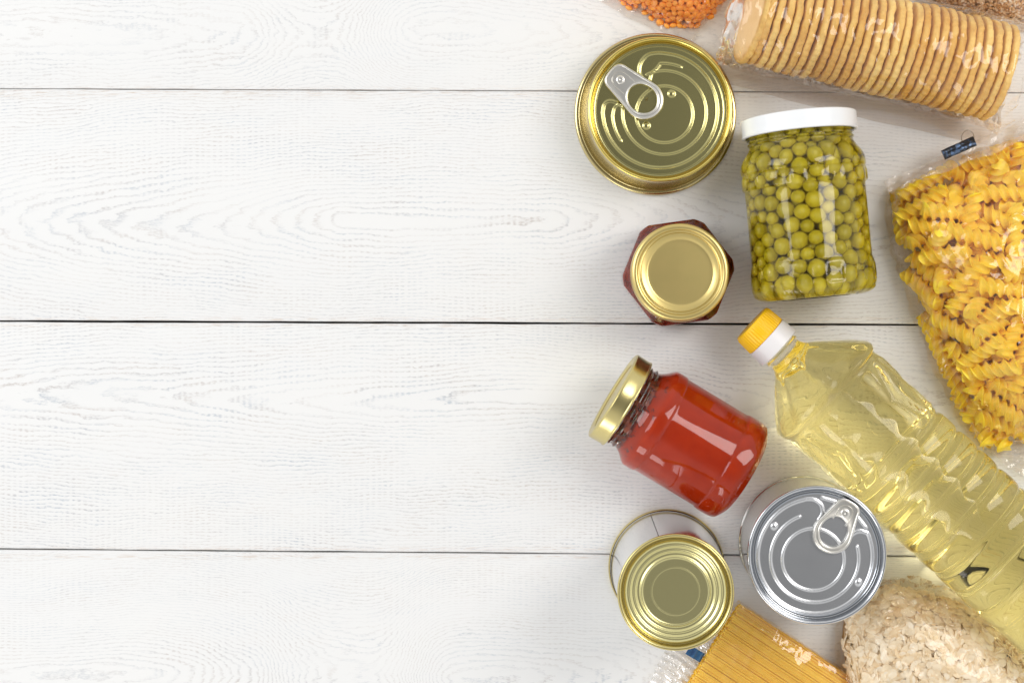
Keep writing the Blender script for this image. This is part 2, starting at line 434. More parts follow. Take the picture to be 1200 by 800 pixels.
def pull_tab(parent, pos, ang, z, L=25.0, r1=6.0, r2=8.8, mat=ALU, hole=(0.0, 1.0), taper=True):
    """pull tab: rivet end at pos, ring end pointing along ang. L from rivet to ring centre"""
    ca, sa = math.cos(ang), math.sin(ang)
    def T(P):
        P = np.asarray(P, float)
        return np.c_[pos[0] + P[:, 0] * ca - P[:, 1] * sa, pos[1] + P[:, 0] * sa + P[:, 1] * ca, P[:, 2]]
    # outline hull of two circles
    out = []
    base = math.acos((r1 - r2) / L)
    for t in np.linspace(base, 2 * PI - base, 26):       # nose round (rivet end), slightly squared
        c, s = math.cos(t), math.sin(t)
        q = (abs(c) ** 3 + abs(s) ** 3) ** (-1 / 3) if taper else 1
        out.append((r1 * c * q, r1 * s * q))
    for t in np.linspace(-base, base, 40):
        out.append((L + r2 * math.cos(t), r2 * math.sin(t)))
    out = np.array(out)
    o3 = np.c_[out, np.full(len(out), z + 1.4)]
    o3[:, 2] += np.clip(out[:, 0] / L, 0, 1.4) * 0.8
    parts = [tube(T(o3), 0.8, 10, True)]
    # inner hole edge
    hr = r2 - 2.3
    hole_pts = np.array([(L - 1.5 + hr * 1.12 * math.cos(t), hr * math.sin(t)) for t in np.linspace(0, 2 * PI, 60, endpoint=False)])
    h3 = np.c_[hole_pts, np.full(60, z + 1.4)]; h3[:, 2] += np.clip(h3[:, 0] / L, 0, 1.4) * 0.8
    parts.append(tube(T(h3), 0.75, 8, True))
    # plate between outline and hole, resampled by angle about a centre in the hole
    def ray(poly, c, ang):
        best = 0
        d = np.array([math.cos(ang), math.sin(ang)])
        for i in range(len(poly)):
            A = poly[i] - c; B = poly[(i + 1) % len(poly)] - c; e = B - A
            den = d[0] * e[1] - d[1] * e[0]
            if abs(den) < 1e-9: continue
            t = (A[0] * e[1] - A[1] * e[0]) / den; s = (A[0] * d[1] - A[1] * d[0]) / den
            if t > 0 and -1e-6 <= s <= 1 + 1e-6: best = max(best, t)
        return best
    c = np.array([L - 1.5, 0.0]); V = []; F = []; n = 96
    for i in range(n):
        a = 2 * PI * i / n; d = np.array([math.cos(a), math.sin(a)])
        ro = ray(out, c, a); ri = ray(hole_pts, c, a)
        for f in (0, 0.33, 0.66, 1):
            p = c + d * (ri + (ro - ri) * f)
            zz = z + 1.5 + min(max(p[0] / L, 0), 1.4) * 0.8 + (0.25 if f in (0, 1) else 0)
            V.append((p[0], p[1], zz))
        for f in (1, 0.0):
            p = c + d * (ri + (ro - ri) * f); V.append((p[0], p[1], z + 0.9 + min(max(p[0] / L, 0), 1.4) * 0.8))
    for i in range(n):
        b, b2 = i * 6, ((i + 1) % n) * 6
        for k in range(6): F.append((b + k, b + (k + 1) % 6, b2 + (k + 1) % 6, b2 + k))
    parts.append((T(V), F))
    # raised U-shaped stiffening bead around the rivet
    ub = [(r1 * 0.62 * math.cos(t), r1 * 0.62 * math.sin(t), z + 1.9) for t in np.linspace(PI * 0.5, PI * 1.5, 16)]
    ub = [(r1 * 0.9, r1 * 0.62, z + 2.1)] + ub + [(r1 * 0.9, -r1 * 0.62, z + 2.1)]
    parts.append(tube(T(ub), 0.35, 6))
    V, F = join(parts)
    tab = mk('pull_tab', V, F, mat, parent, 50)
    rv = lathe([(2.9, z), (2.9, z + 2.2), (2.3, z + 2.7), (1.0, z + 2.75), (0.0, z + 2.5)], 32)
    vv = rv[0].copy(); vv[:, 0] += pos[0]; vv[:, 1] += pos[1]
    r = mk('rivet', vv, rv[1], mat, tab, 40)
    return tab

def to_lid(px, py, cx, cy, sc):
    """zoomed pixel offsets on a lid -> mm on the lid"""
    return ((px - cx) / sc, -(py - cy) / sc)

# ---- 1. wide gold can with ring pull (top left of the goods)
def gold_can():
    hz = 38.0
    base = W(768.0, 134.0, 2)
    o = thing('tin_can', 'wide gold tin can with a ring pull lid, above the small hexagonal jar', 'tin can', base)
    topc = W(774.5, 128.8, hz); off = (topc - base)
    off *= 0.8                                       # the body leans a little off its foot
    prof = [(50, 0), (54.2, .4), (55.4, 1.4), (55.7, 2.6), (55.2, 3.8), (53.6, 4.3), (53.1, 4.0), (52.4, 4.2), (51.6, 5.6), (51.0, 7.5),
            (50.0, 12), (49.2, 19), (48.4, 28), (47.7, 33), (47.2, 35.2)]
    prof = [(50, 0.0)] + smoothprof(prof[1:], 3)
    V, F = lathe(prof, 160, cap1=False)
    V[:, 0] += off[0] * np.clip((V[:, 2] - 4) / hz, 0, 1); V[:, 1] += off[1] * np.clip((V[:, 2] - 4) / hz, 0, 1)
    mk('can_body', V, F, GOLD, o, 60)
    rim = smoothprof([(47.0, 35.2), (47.9, 35.6), (48.4, 36.6), (48.2, 37.8), (47.4, 38.3), (46.5, 37.9), (45.9, 36.9), (45.5, 35.0), (45.2, 33.6), (44.7, 33.0), (44.2, 33.4)], 3)
    V, F = lathe(rim, 160, cap0=False, cap1=False); V[:, 0] += off[0]; V[:, 1] += off[1]
    mk('rim', V, F, metal('yellow_gold_rim', (0.85, 0.68, 0.20), 0.13), o, 180)
    sc = 5.9
    def q(x, y): return to_lid(x, y, 385, 430, sc)
    def ar(cx, cy, r, a0, a1): 
        c = q(cx, cy); return arc(c[0], c[1], r / sc, a0, a1)
    lines = [
        (ar(402, 447, 112, 0, 360), 0.75, 0.55),
        (ar(402, 440, 165, 115, -190), 0.75, 0.5),
        (smoothprof([q(312, 300), q(302, 280), q(308, 245), q(335, 214), q(380, 205), q(430, 211)], 6) + ar(385, 432, 226, 74, -170)
         + smoothprof([q(158, 440), q(165, 408), q(185, 395), q(215, 402), q(240, 420)], 6), 0.85, 0.6),
        (smoothprof([q(345, 310), q(352, 285), q(372, 266)], 5) + ar(394, 440, 194, 92, 68), 0.8, 0.45),
        (smoothprof([q(262, 430), q(235, 405), q(206, 420), q(197, 455)], 5) + ar(396, 440, 199, 188, 214), 0.8, 0.45),
        (ar(385, 430, 255, 0, 360), 0.6, -0.25),
    ]
    dx = q(430, 366); d2 = q(331, 492)
    V, F = panel(44.3, 33.4, lines, [(dx[0], dx[1], 2.2, 0.9), (d2[0], d2[1], 2.2, 0.9)])
    V[:, 0] += off[0]; V[:, 1] += off[1]
    lid = mk('lid', V, F, GOLD_PANEL, o, 180)
    r = np.array(q(229, 312)); e = np.array(q(322, 392)); d = e - r
    t = pull_tab(lid, r + off, math.atan2(d[1], d[0]), 33.6, L=np.hypot(*d), r1=8.9, r2=12.2)
    # tiny stamped mark in the middle of the lid
    mp = np.array(q(332, 388)) + off
    mv = []
    for k in range(3): mv.append(tube([(mp[0] - .9, mp[1] + .7 - k * .7, 33.9), (mp[0] + .9, mp[1] + 1.1 - k * .7, 33.9)], 0.12, 4))
    V, F = join(mv); mk('stamped_mark', V, F, GOLD, lid)
gold_can()

# ---- 6. lower can, gold end, mirror-bright side
def short_can():
    h = 106.0
    base = W(781.0, 664.0, 1); topc = W(792.1, 693.8, h); off = topc - base
    o = thing('tin_can', 'shiny tin can standing with its ringed gold end up, no ring pull', 'tin can', base)
    Rt = 68.7 / PXMM * (H - h) / H; Rb = 67.6 / PXMM
    def sh(V):
        V = V.copy(); f = np.clip(V[:, 2] / h, 0, 1); V[:, 0] += off[0] * f; V[:, 1] += off[1] * f; return V
    f0 = Rt - 0.8
    prof = [(Rb - 3, 0), (Rb - .6, .3), (Rb, 1.2), (Rb - .2, 2.6), (Rb - 1.1, 3.4), (Rb - 1.5, 5), (Rb - 1.7, 9), (f0 - 0.3, h - 12), (f0 - 0.8, h - 8), (f0 - 1.6, h - 5), (f0 - 1.3, h - 3.4)]
    V, F = lathe(prof, 160, cap1=False); mk('can_body', sh(V), F, STEEL, o, 50)
    V, F = lathe([(Rb - .4, .1), (Rb + .3, .9), (Rb + .3, 2.4), (Rb - .6, 3.2)], 160, cap0=False, cap1=False)
    mk('base_rim', sh(V), F, GOLD, o, 180)
    rim = smoothprof([(f0 - 1.4, h - 4.2), (f0 - .2, h - 3.9), (f0 + .7, h - 2.6), (f0 + .8, h - 1.2), (f0 + .1, h - .1), (f0 - 1.0, h - .3), (f0 - 1.8, h - 1.3), (f0 - 2.3, h - 3.4), (f0 - 2.9, h - 4.3), (f0 - 3.8, h - 3.6), (f0 - 4.4, h - 2.9)], 3)
    V, F = lathe(rim, 160, cap0=False, cap1=False); mk('rim', sh(V), F, GOLD_LID, o, 180)
    Rp = f0 - 4.2; s = 211 / (Rt)
    def ring(r0, wd, hh): return (arc(0, 0, r0 / s, 0, 360, 120), wd, hh)
    def step(X, Y):
        r = np.hypot(X, Y) * s
        z = np.zeros_like(r)
        for r0, dz in ((183, -.9), (164, -.8), (146, -.8), (124, .5)):
            z += dz / (1 + np.exp(-(r0 - r) / 2.2))
            z += 0.55 * np.exp(-((r - r0) / 5.0) ** 2)
        return z
    V, F = panel(Rp, h - 2.9, [ring(86, 0.5, 0.10)], nr=170, na=240, extra=step)
    mk('lid', sh(V), F, metal('pale_gold_end', (0.76, 0.70, 0.35), 0.27), o, 180)
    # thin black line down the side
    a = math.radians(107)
    P = [((Rb - 1.3) * math.cos(a), (Rb - 1.3) * math.sin(a), 6), ((f0 - .1) * math.cos(a), (f0 - .1) * math.sin(a), h - 12)]
    V, F = tube(P, 0.3, 6); mk('side_line', sh(V), F, plain('line_dark', (0.03, 0.03, 0.03), 0.4), o)
short_can()

# ---- 7. silver can with ring pull
def silver_can():
    h = 89.0
    base = W(941.5, 633.0, 1); topc = W(957.8, 650.5, h); off = topc - base
    o = thing('tin_can', 'silver tin can with a ring pull lid, beside the oil bottle', 'tin can', base)
    Rt = 82.0 / PXMM * (H - h) / H; Rb = 76.5 / PXMM
    def sh(V):
        V = V.copy(); f = np.clip(V[:, 2] / h, 0, 1); V[:, 0] += off[0] * f; V[:, 1] += off[1] * f; return V
    f0 = Rt - 0.9
    prof = [(Rb - 3, 0), (Rb - .6, .3), (Rb, 1.2), (Rb - .2, 2.8), (Rb - 1.2, 3.6), (Rb - 1.0, 7), (f0 - 1.2, h - 9), (f0 - 1.5, h - 4.2)]
    V, F = lathe(prof, 160, cap1=False); mk('can_body', sh(V), F, STEEL, o, 50)
    rim = smoothprof([(f0 - 1.6, h - 4.4), (f0 - .2, h - 3.9), (f0 + .8, h - 2.8), (f0 + .9, h - 1.3), (f0 + .2, h - .1), (f0 - 1.0, h - .3), (f0 - 1.7, h - 1.4), (f0 - 2.2, h - 3.8), (f0 - 2.8, h - 5.0), (f0 - 3.6, h - 5.2), (f0 - 4.4, h - 4.2), (f0 - 4.9, h - 3.8)], 3)
    V, F = lathe(rim, 160, cap0=False, cap1=False); mk('rim', sh(V), F, metal('steel_rim', (0.66, 0.68, 0.71), 0.14), o, 180)
    sc = 250 / Rt; zl = h - 3.9
    def q(x, y): return to_lid(x, y, 793.5, 340, sc)
    def ar(cx, cy, r, a0, a1, n=60):
        c = q(cx, cy); return arc(c[0], c[1], r / sc, a0, a1, n)
    lines = [
        (ar(781, 357, 111, 0, 360, 90), 0.75, 0.6),
        (ar(786, 352, 158, 110, 395 - 20, 90), 0.8, 0.6),
        (smoothprof([q(800, 215), q(814, 190), q(808, 160), q(785, 143), q(755, 141)], 6) + ar(788, 345, 205, 102, 380, 110)
         + smoothprof([q(975, 262), q(952, 256), q(928, 262), q(905, 285)], 6), 0.85, 0.65),
        ([q(812, 136), q(860, 150)], 0.9, 0.5), ([q(940, 205), q(970, 243)], 0.9, 0.5),
        (ar(788, 340, 228, 0, 360, 100), 0.5, -0.3),
    ]
    a, b = q(641, 238), q(943, 439)
    V, F = panel(f0 - 4.8, zl, lines, [(a[0], a[1], 1.9, 0.9), (b[0], b[1], 1.9, 0.9)])
    V[:, 0] += off[0]; V[:, 1] += off[1]
    lid = mk('lid', V, F, STEEL_PANEL, o, 180)
    r = np.array(q(895, 190)); e = np.array(q(850, 264)); d = e - r
    pull_tab(lid, r + off, math.atan2(d[1], d[0]), zl + .2, L=np.hypot(*d), r1=7.8, r2=11.8)
silver_can()

# ------------------------------------------------------------------ packing solver
def pack_spheres(P, r, inside, it=60, k=0.5):
    """push spheres apart; inside(P) projects them back into the container"""
    n = len(P); r = np.broadcast_to(r, n)
    for _ in range(it):
        d = P[:, None] - P[None]; dist = np.sqrt((d ** 2).sum(2)) + 1e-6
        ov = np.maximum(0, r[:, None] + r[None] - dist); np.fill_diagonal(ov, 0)
        P = P + k * (d / dist[..., None] * ov[..., None]).sum(1) * 0.6
        P = inside(P)
    return P

# ---- 2. jar of peas, lying
def pea_jar():
    R = 41.5
    top = W(934.5, 137.0, 38); bot = W(954.5, 349.0, 38)
    d = bot - top; L = np.hypot(*d); rz = math.atan2(d[1], d[0])
    o = thing('pea_jar', 'glass jar of green peas with a white lid, lying on its side', 'jar', (top + bot) / 2, rz)
    x0 = -L / 2
    Rl = 38.4
    lid = smoothprof([(0.01, x0 + .9), (30, x0 + .9), (33, x0 + .3), (36.6, x0), (Rl - .3, x0 + .7), (Rl, x0 + 2.2), (Rl - .2, x0 + 10), (Rl + .2, x0 + 11.4), (Rl - .4, x0 + 12.3), (Rl - 2.2, x0 + 12.2), (Rl - 2.4, x0 + 9)], 3)
    V, F = lathe(lid, 128, 'x', R, cap0=True, cap1=False)
    mk('lid', V, F, plain('white_enamel', (0.80, 0.82, 0.84), 0.28, coat=0.3), o, 60)
    t = x0
    pr = [(34.2, t + 2.5), (35.0, t + 8), (34.8, t + 12.8), (35.6, t + 13.6), (34.6, t + 14.6), (34.4, t + 15.6), (35.5, t + 16.8), (34.5, t + 18.2), (34.8, t + 19.6),
          (36.8, t + 23), (39.4, t + 26.5), (41.0, t + 30), (41.5, t + 33), (41.4, t + 36), (40.6, t + 37.2), (41.4, t + 38.4), (41.5, t + 46), (40.4, t + 47.4), (40.0, t + 50),
          (40.0, t + 70), (40.0, t + 94), (40.3, t + 97), (41.2, t + 100.6), (41.5, t + L - 13), (41.3, t + L - 10.5), (41.4, t + L - 8), (40.4, t + L - 5), (38.4, t + L - 2.4), (34, t + L - .4), (31, t + L), (27, t + L - 1.5), (12, t + L - 3.5), (0.01, t + L - 4)]
    pr = smoothprof(pr, 4)
    def rf(r, tt, a):
        rr = np.full(len(a), float(r)); u = tt - t
        if 38 < u < 47: rr += 0.5 * np.tanh(5 * np.sin(a * 15)) * min(1, (u - 38) / 1.2, (47 - u) / 1.2) - 0.25
        if 100 < u < L - 8: rr += 0.45 * np.tanh(5 * np.sin(a * 13)) * min(1, (u - 100) / 1.5, (L - 8 - u) / 1.5) - 0.2
        if u > L - 5 and r > 30: rr += 0.35 * np.sin(a * 80) * (1 if u < L - 1.2 else 0)
        return rr
    V, F = lathe(pr, 240, 'x', R, cap0=True, cap1=False, rfun=rf)
    g = mk('glass_jar', V, F, glass('clear_jar_glass', (1, 1, 1), 1.45, (0.90, 0.85, 0.22), 18.0), o, 50)
    # peas
    rp = 5.3; n = 570
    RI = 40.0 - 0.8
    xa, xb = t + 13, t + L - 6
    def lim(x):
        u = x - t
        return np.interp(u, [3, 20, 25, 30, 36, 48, 98, 104, L - 8, L - 3], [33.0, 33.2, 36, 39.6, 40.2, 38.9, 38.9, 40.0, 39.6, 36]) - 1.1
    a = rng.uniform(0, 2 * PI, n); q = np.sqrt(rng.uniform(0, 1, n)) * 34
    P = np.c_[rng.uniform(xa, xb, n), q * np.cos(a), q * np.sin(a)]
    rr = rp * rng.uniform(0.78, 1.15, n)
    def inside(P):
        P = P.copy(); P[:, 0] = np.clip(P[:, 0], t + 7 + rr, t + L - 4.5 - rr)
        m = lim(P[:, 0]) - rr; rad = np.hypot(P[:, 1], P[:, 2]) + 1e-9
        s = np.minimum(1, m / rad); P[:, 1] *= s; P[:, 2] *= s
        return P
    P = pack_spheres(P, rr, inside, 90)
    P[:, 2] += R
    order = np.argsort(-(P[:, 2] + 0.0 * P[:, 1]))
    pm = plain('tinned_pea_skin', (0.43, 0.36, 0.006), 0.28, (0.72, 0.60, 0.03), 90, objrand=0.6, island=0.0, sss=0.0, bumps=0.15, bscale=500)
    pm2 = plain('tinned_pea_skin_mass', (0.43, 0.36, 0.006), 0.28, (0.72, 0.60, 0.03), 90, island=0.6)
    v, f = uvsphere(1.0, 20, 14); v[:, 2] *= 0.95
    v[:, 0] *= 1 + 0.05 * np.sin(v[:, 1] * 3)
    first = None
    for i, idx in enumerate(order[:100]):
        if first is None:
            ob = mk('pea', v, f, pm, o, 180); first = ob
        else:
            ob = first.copy(); C.objects.link(ob); ob.parent = o
        s = float(rr[idx]); ob.scale = (s, s * rng.uniform(.94, 1.04), s); ob.location = P[idx] / 1000
        ob.rotation_euler = rng.uniform(0, 6, 3)
    vs, fs = uvsphere(1.0, 14, 9)
    VV = []; FF = []; b = 0; fs = [tuple(q) for q in fs]
    parts = [(vs * rr[idx] + P[idx], fs) for idx in order[100:]]
    V, F = join(parts)
    m = mk('peas', V, F, pm2, o, 180); m['kind'] = 'stuff'

def uvsphere(r, nu, nv):
    V = [(0, 0, r)]; F = []
    for j in range(1, nv):
        t = PI * j / nv
        for i in range(nu):
            a = 2 * PI * i / nu; V.append((r * math.sin(t) * math.cos(a), r * math.sin(t) * math.sin(a), r * math.cos(t)))
    V.append((0, 0, -r)); last = len(V) - 1
    for i in range(nu): F.append((0, 1 + i, 1 + (i + 1) % nu))
    for j in range(nv - 2):
        for i in range(nu):
            a = 1 + j * nu + i; b = 1 + j * nu + (i + 1) % nu
            F.append((a, a + nu, b + nu, b))
    o = 1 + (nv - 2) * nu
    for i in range(nu): F.append((last, o + (i + 1) % nu, o + i))
    return np.array(V, float), F
pea_jar()

# ---- 3. small hexagonal jar, standing
def hexr(a, R, k=0.10):
    """rounded hexagon radius at angle a for circumradius R"""
    b = (a + PI / 6) % (PI / 3) - PI / 6
    r = R * math.cos(PI / 6) / np.cos(PI / 6 - np.abs(b))
    return np.minimum(r, R * (1 - k * 0.5) + 0 * r) * (1 - 0.0)

def hex_jar():
    base = W(791.0, 320.0, 5); hz = 66.0
    topc = W(797.3, 319.0, hz); off = topc - base
    o = thing('hexagonal_jar', 'small hexagonal glass jar of dark red preserve with a gold lid', 'jar', base)
    Rg = 67.5 / PXMM * 0.985; a0 = math.radians(8)
    def rf(k, Rx):
        def f(r, t, a):
            hx = hexr(a - a0, Rx); return hx * r * (1 - k(t)) + r * Rx * 0.80 * k(t)
        return f
    kk = lambda t: float(np.clip((t - 46) / 8, 0, 1)) 
    pr = [(0.86, 0), (0.95, .5), (0.99, 1.8), (1.0, 4), (1.0, 20), (1.0, 42), (0.985, 46), (0.95, 49), (0.90, 52), (0.88, 54), (0.88, 60), (0.88, 63)]
    V, F = lathe(smoothprof(pr, 3), 192, rfun=rf(kk, Rg)); 
    def sh(V):
        V = V.copy(); f = np.clip(V[:, 2] / hz, 0, 1); V[:, 0] += off[0] * f; V[:, 1] += off[1] * f; return V
    mk('glass_jar', sh(V), F, glass('jar_glass', (0.99, 1, 1), 1.47), o, 40)
    pr = [(0.66, 8), (0.71, 9), (0.725, 11), (0.725, 42), (0.74, 46), (0.86, 50), (0.82, 53)]
    V, F = lathe(smoothprof(pr, 2), 144, rfun=rf(kk, Rg))
    mk('preserve', sh(V), F, plain('dark_red_preserve', (0.15, 0.005, 0.002), 0.2, (0.42, 0.04, 0.008), 260, bumps=0.4, bscale=300), o, 40)
    Rl = 58.2 / PXMM * (H - hz) / H; z = 54.0
    prof = [(Rl - 2.5, z), (Rl - .4, z - .1), (Rl + .1, z + .6), (Rl - .1, z + 1.6), (Rl - .3, z + 8.5), (Rl - .7, z + 10.6), (Rl - 2.0, z + 11.7), (Rl * .90, z + 11.9), (Rl * .87, z + 11.6), (Rl * .85, z + 10.8), (Rl * .825, z + 10.5), (Rl * .80, z + 10.9), (Rl * .785, z + 11.5), (Rl * .765, z + 11.4), (Rl * .71, z + 10.8), (Rl * .665, z + 10.1), (Rl * .63, z + 9.95), (Rl * .5, z + 9.95), (Rl * .25, z + 10.0), (0.01, z + 10.05)]
    V, F = lathe(smoothprof(prof, 4), 160, cap1=False)
    V[:, 0] += off[0]; V[:, 1] += off[1]
    mk('lid', V, F, GOLD_SATIN, o, 180)
hex_jar()

# ---- 5. sauce jar, lying
def sauce_jar():
    R = 36.0; k = 1 / PXMM * (H - 32) / H
    u = np.array([.857, .515]); nn = np.array([-.515, .857])
    A = u * 849 + nn * 26.5; B = u * 1029.5 + nn * 27.0
    top = W(A[0], A[1], 32); bot = W(B[0], B[1], 30)
    d = bot - top; L = float(np.hypot(*d)); rz = math.atan2(d[1], d[0])
    o = thing('sauce_jar', 'glass jar of red tomato sauce with a gold lid, lying on its side', 'jar', (top + bot) / 2, rz)
    hold = bpy.data.objects.new('jar_tilt', None)
    bpy.data.objects.remove(hold)
    o.rotation_euler = (0, math.radians(3.4), rz); o.location.z = 0.0032
    x0 = -L / 2; Rl = 31.6; t = x0
    lid = [(0.01, t + 1.4), (22, t + 1.4), (24, t + 1.2), (25.5, t + .2), (27.5, t + .1), (28.2, t + .5), (30.2, t), (Rl - .3, t + .8), (Rl, t + 2), (Rl - .2, t + 9.8), (Rl + .2, t + 10.8), (Rl, t + 11.8), (Rl - 1.6, t + 11.8), (Rl - 1.9, t + 9)]
    V, F = lathe(smoothprof(lid, 3), 144, 'x', R, cap0=True, cap1=False)
    mk('lid', V, F, GOLD_LID, o, 60)
    pr = [(27.6, t + 2), (28, t + 10), (27.9, t + 13), (29.0, t + 13.8), (28.0, t + 15), (28.0, t + 16.4), (29.2, t + 17.6), (28.2, t + 19), (28.6, t + 20.4), (31, t + 24), (35.1, t + 28.5), (35.8, t + 32), (35.8, t + 36.5), (35.1, t + 38.4), (34.9, t + 40),
          (34.9, t + 60), (34.9, t + L - 22), (35.0, t + L - 19), (35.8, t + L - 17), (35.9, t + L - 9), (34.8, t + L - 4.5), (31, t + L - 1.6), (28, t + L), (25, t + L - 1), (10, t + L - 3), (0.01, t + L - 3.4)]
    def rf(r, tt, a):
        rr = np.full(len(a), float(r)); uu = tt - t
        if 38 < uu < L - 19: rr += 0.10 * np.cos(a * 14)
        if uu > L - 5 and r > 25: rr += 0.3 * np.sin(a * 90) * (1 if uu < L - 1 else 0)
        return rr
    V, F = lathe(smoothprof(pr, 4), 240, 'x', R, cap0=True, cap1=False, rfun=rf)
    mk('glass_jar', V, F, glass('sauce_jar_glass', (1, 1, 1), 1.47), o, 50)
    ins = [(22, t + 21.5), (26.2, t + 22.6), (29.2, t + 26.4), (33.0, t + 30), (33.9, t + 33), (33.7, t + 38), (33.6, t + 50), (33.6, t + L - 24), (34.0, t + L - 16), (33.7, t + L - 9), (30, t + L - 6), (24, t + L - 5.2), (0.01, t + L - 6.5)]
    sm = plain('tomato_sauce', (0.55, 0.045, 0.006), 0.6, (0.48, 0.036, 0.005), 90, spec=0.0, bumps=0.25, bscale=140)
    V, F = lathe(smoothprof(ins, 4), 144, 'x', R)
    sa = mk('sauce', V, F, sm, o, 180)
    # sauce clinging in the neck, dark herb flecks
    parts = []
    for _ in range(340):
        a = rng.uniform(-2.4, 2.4) + PI / 2
        x = t + 12.5 + abs(rng.normal(0, 1)) * 6.5
        if x > t + 28: continue
        r = np.interp(x - t, [12, 20.4, 24, 28.5], [27.1, 27.5, 30.0, 33.3]) 
        l = rng.uniform(1.6, 4.8); wd = rng.uniform(.4, 1.1); th = rng.uniform(0, PI)
        cx = np.array([x, r * math.cos(a), r * math.sin(a) + R])
        e1 = np.array([1, 0, 0.]); e2 = np.array([0, -math.sin(a), math.cos(a)]); e3 = np.array([0, math.cos(a), math.sin(a)])
        p = e1 * math.cos(th) + e2 * math.sin(th); qv = -e1 * math.sin(th) + e2 * math.cos(th)
        vs = [cx + p * l / 2, cx + qv * wd / 2 + e3 * .1, cx - p * l / 2, cx - qv * wd / 2 + e3 * .1, cx + e3 * .35, cx - e3 * .2]
        parts.append((np.array(vs), [(0, 1, 4), (1, 2, 4), (2, 3, 4), (3, 0, 4), (1, 0, 5), (2, 1, 5), (3, 2, 5), (0, 3, 5)]))
    V, F = join(parts)
    hb = mk('herb_flecks', V, F, plain('dark_herbs', (0.045, 0.012, 0.008), 0.5, (0.12, 0.03, 0.015), 400, island=0.7), o)
    hb['kind'] = 'stuff'
    # thin smear of sauce inside the neck
    nk = smoothprof([(26.6, t + 11.5), (26.8, t + 16), (27.0, t + 19.5), (27.6, t + 22)], 4)
    def rs(r, tt, a):
        return np.full(len(a), float(r)) - 0.3 + 0.25 * np.sin(a * 7 + tt)
    V, F = lathe(nk, 120, 'x', R, cap0=False, cap1=False, rfun=rs)
    keep = []
    for f in F:
        c = V[list(f)].mean(0)
        if mnoise.noise(Vector((c[0] * .25, c[1] * .16, c[2] * .16))) > -0.05 + (t + 19 - c[0]) * 0.035: keep.append(f)
    mk('sauce_smear', V, keep, plain('sauce_film', (0.22, 0.035, 0.015), 0.3, (0.5, 0.09, 0.02), 120), o, 180)
sauce_jar()

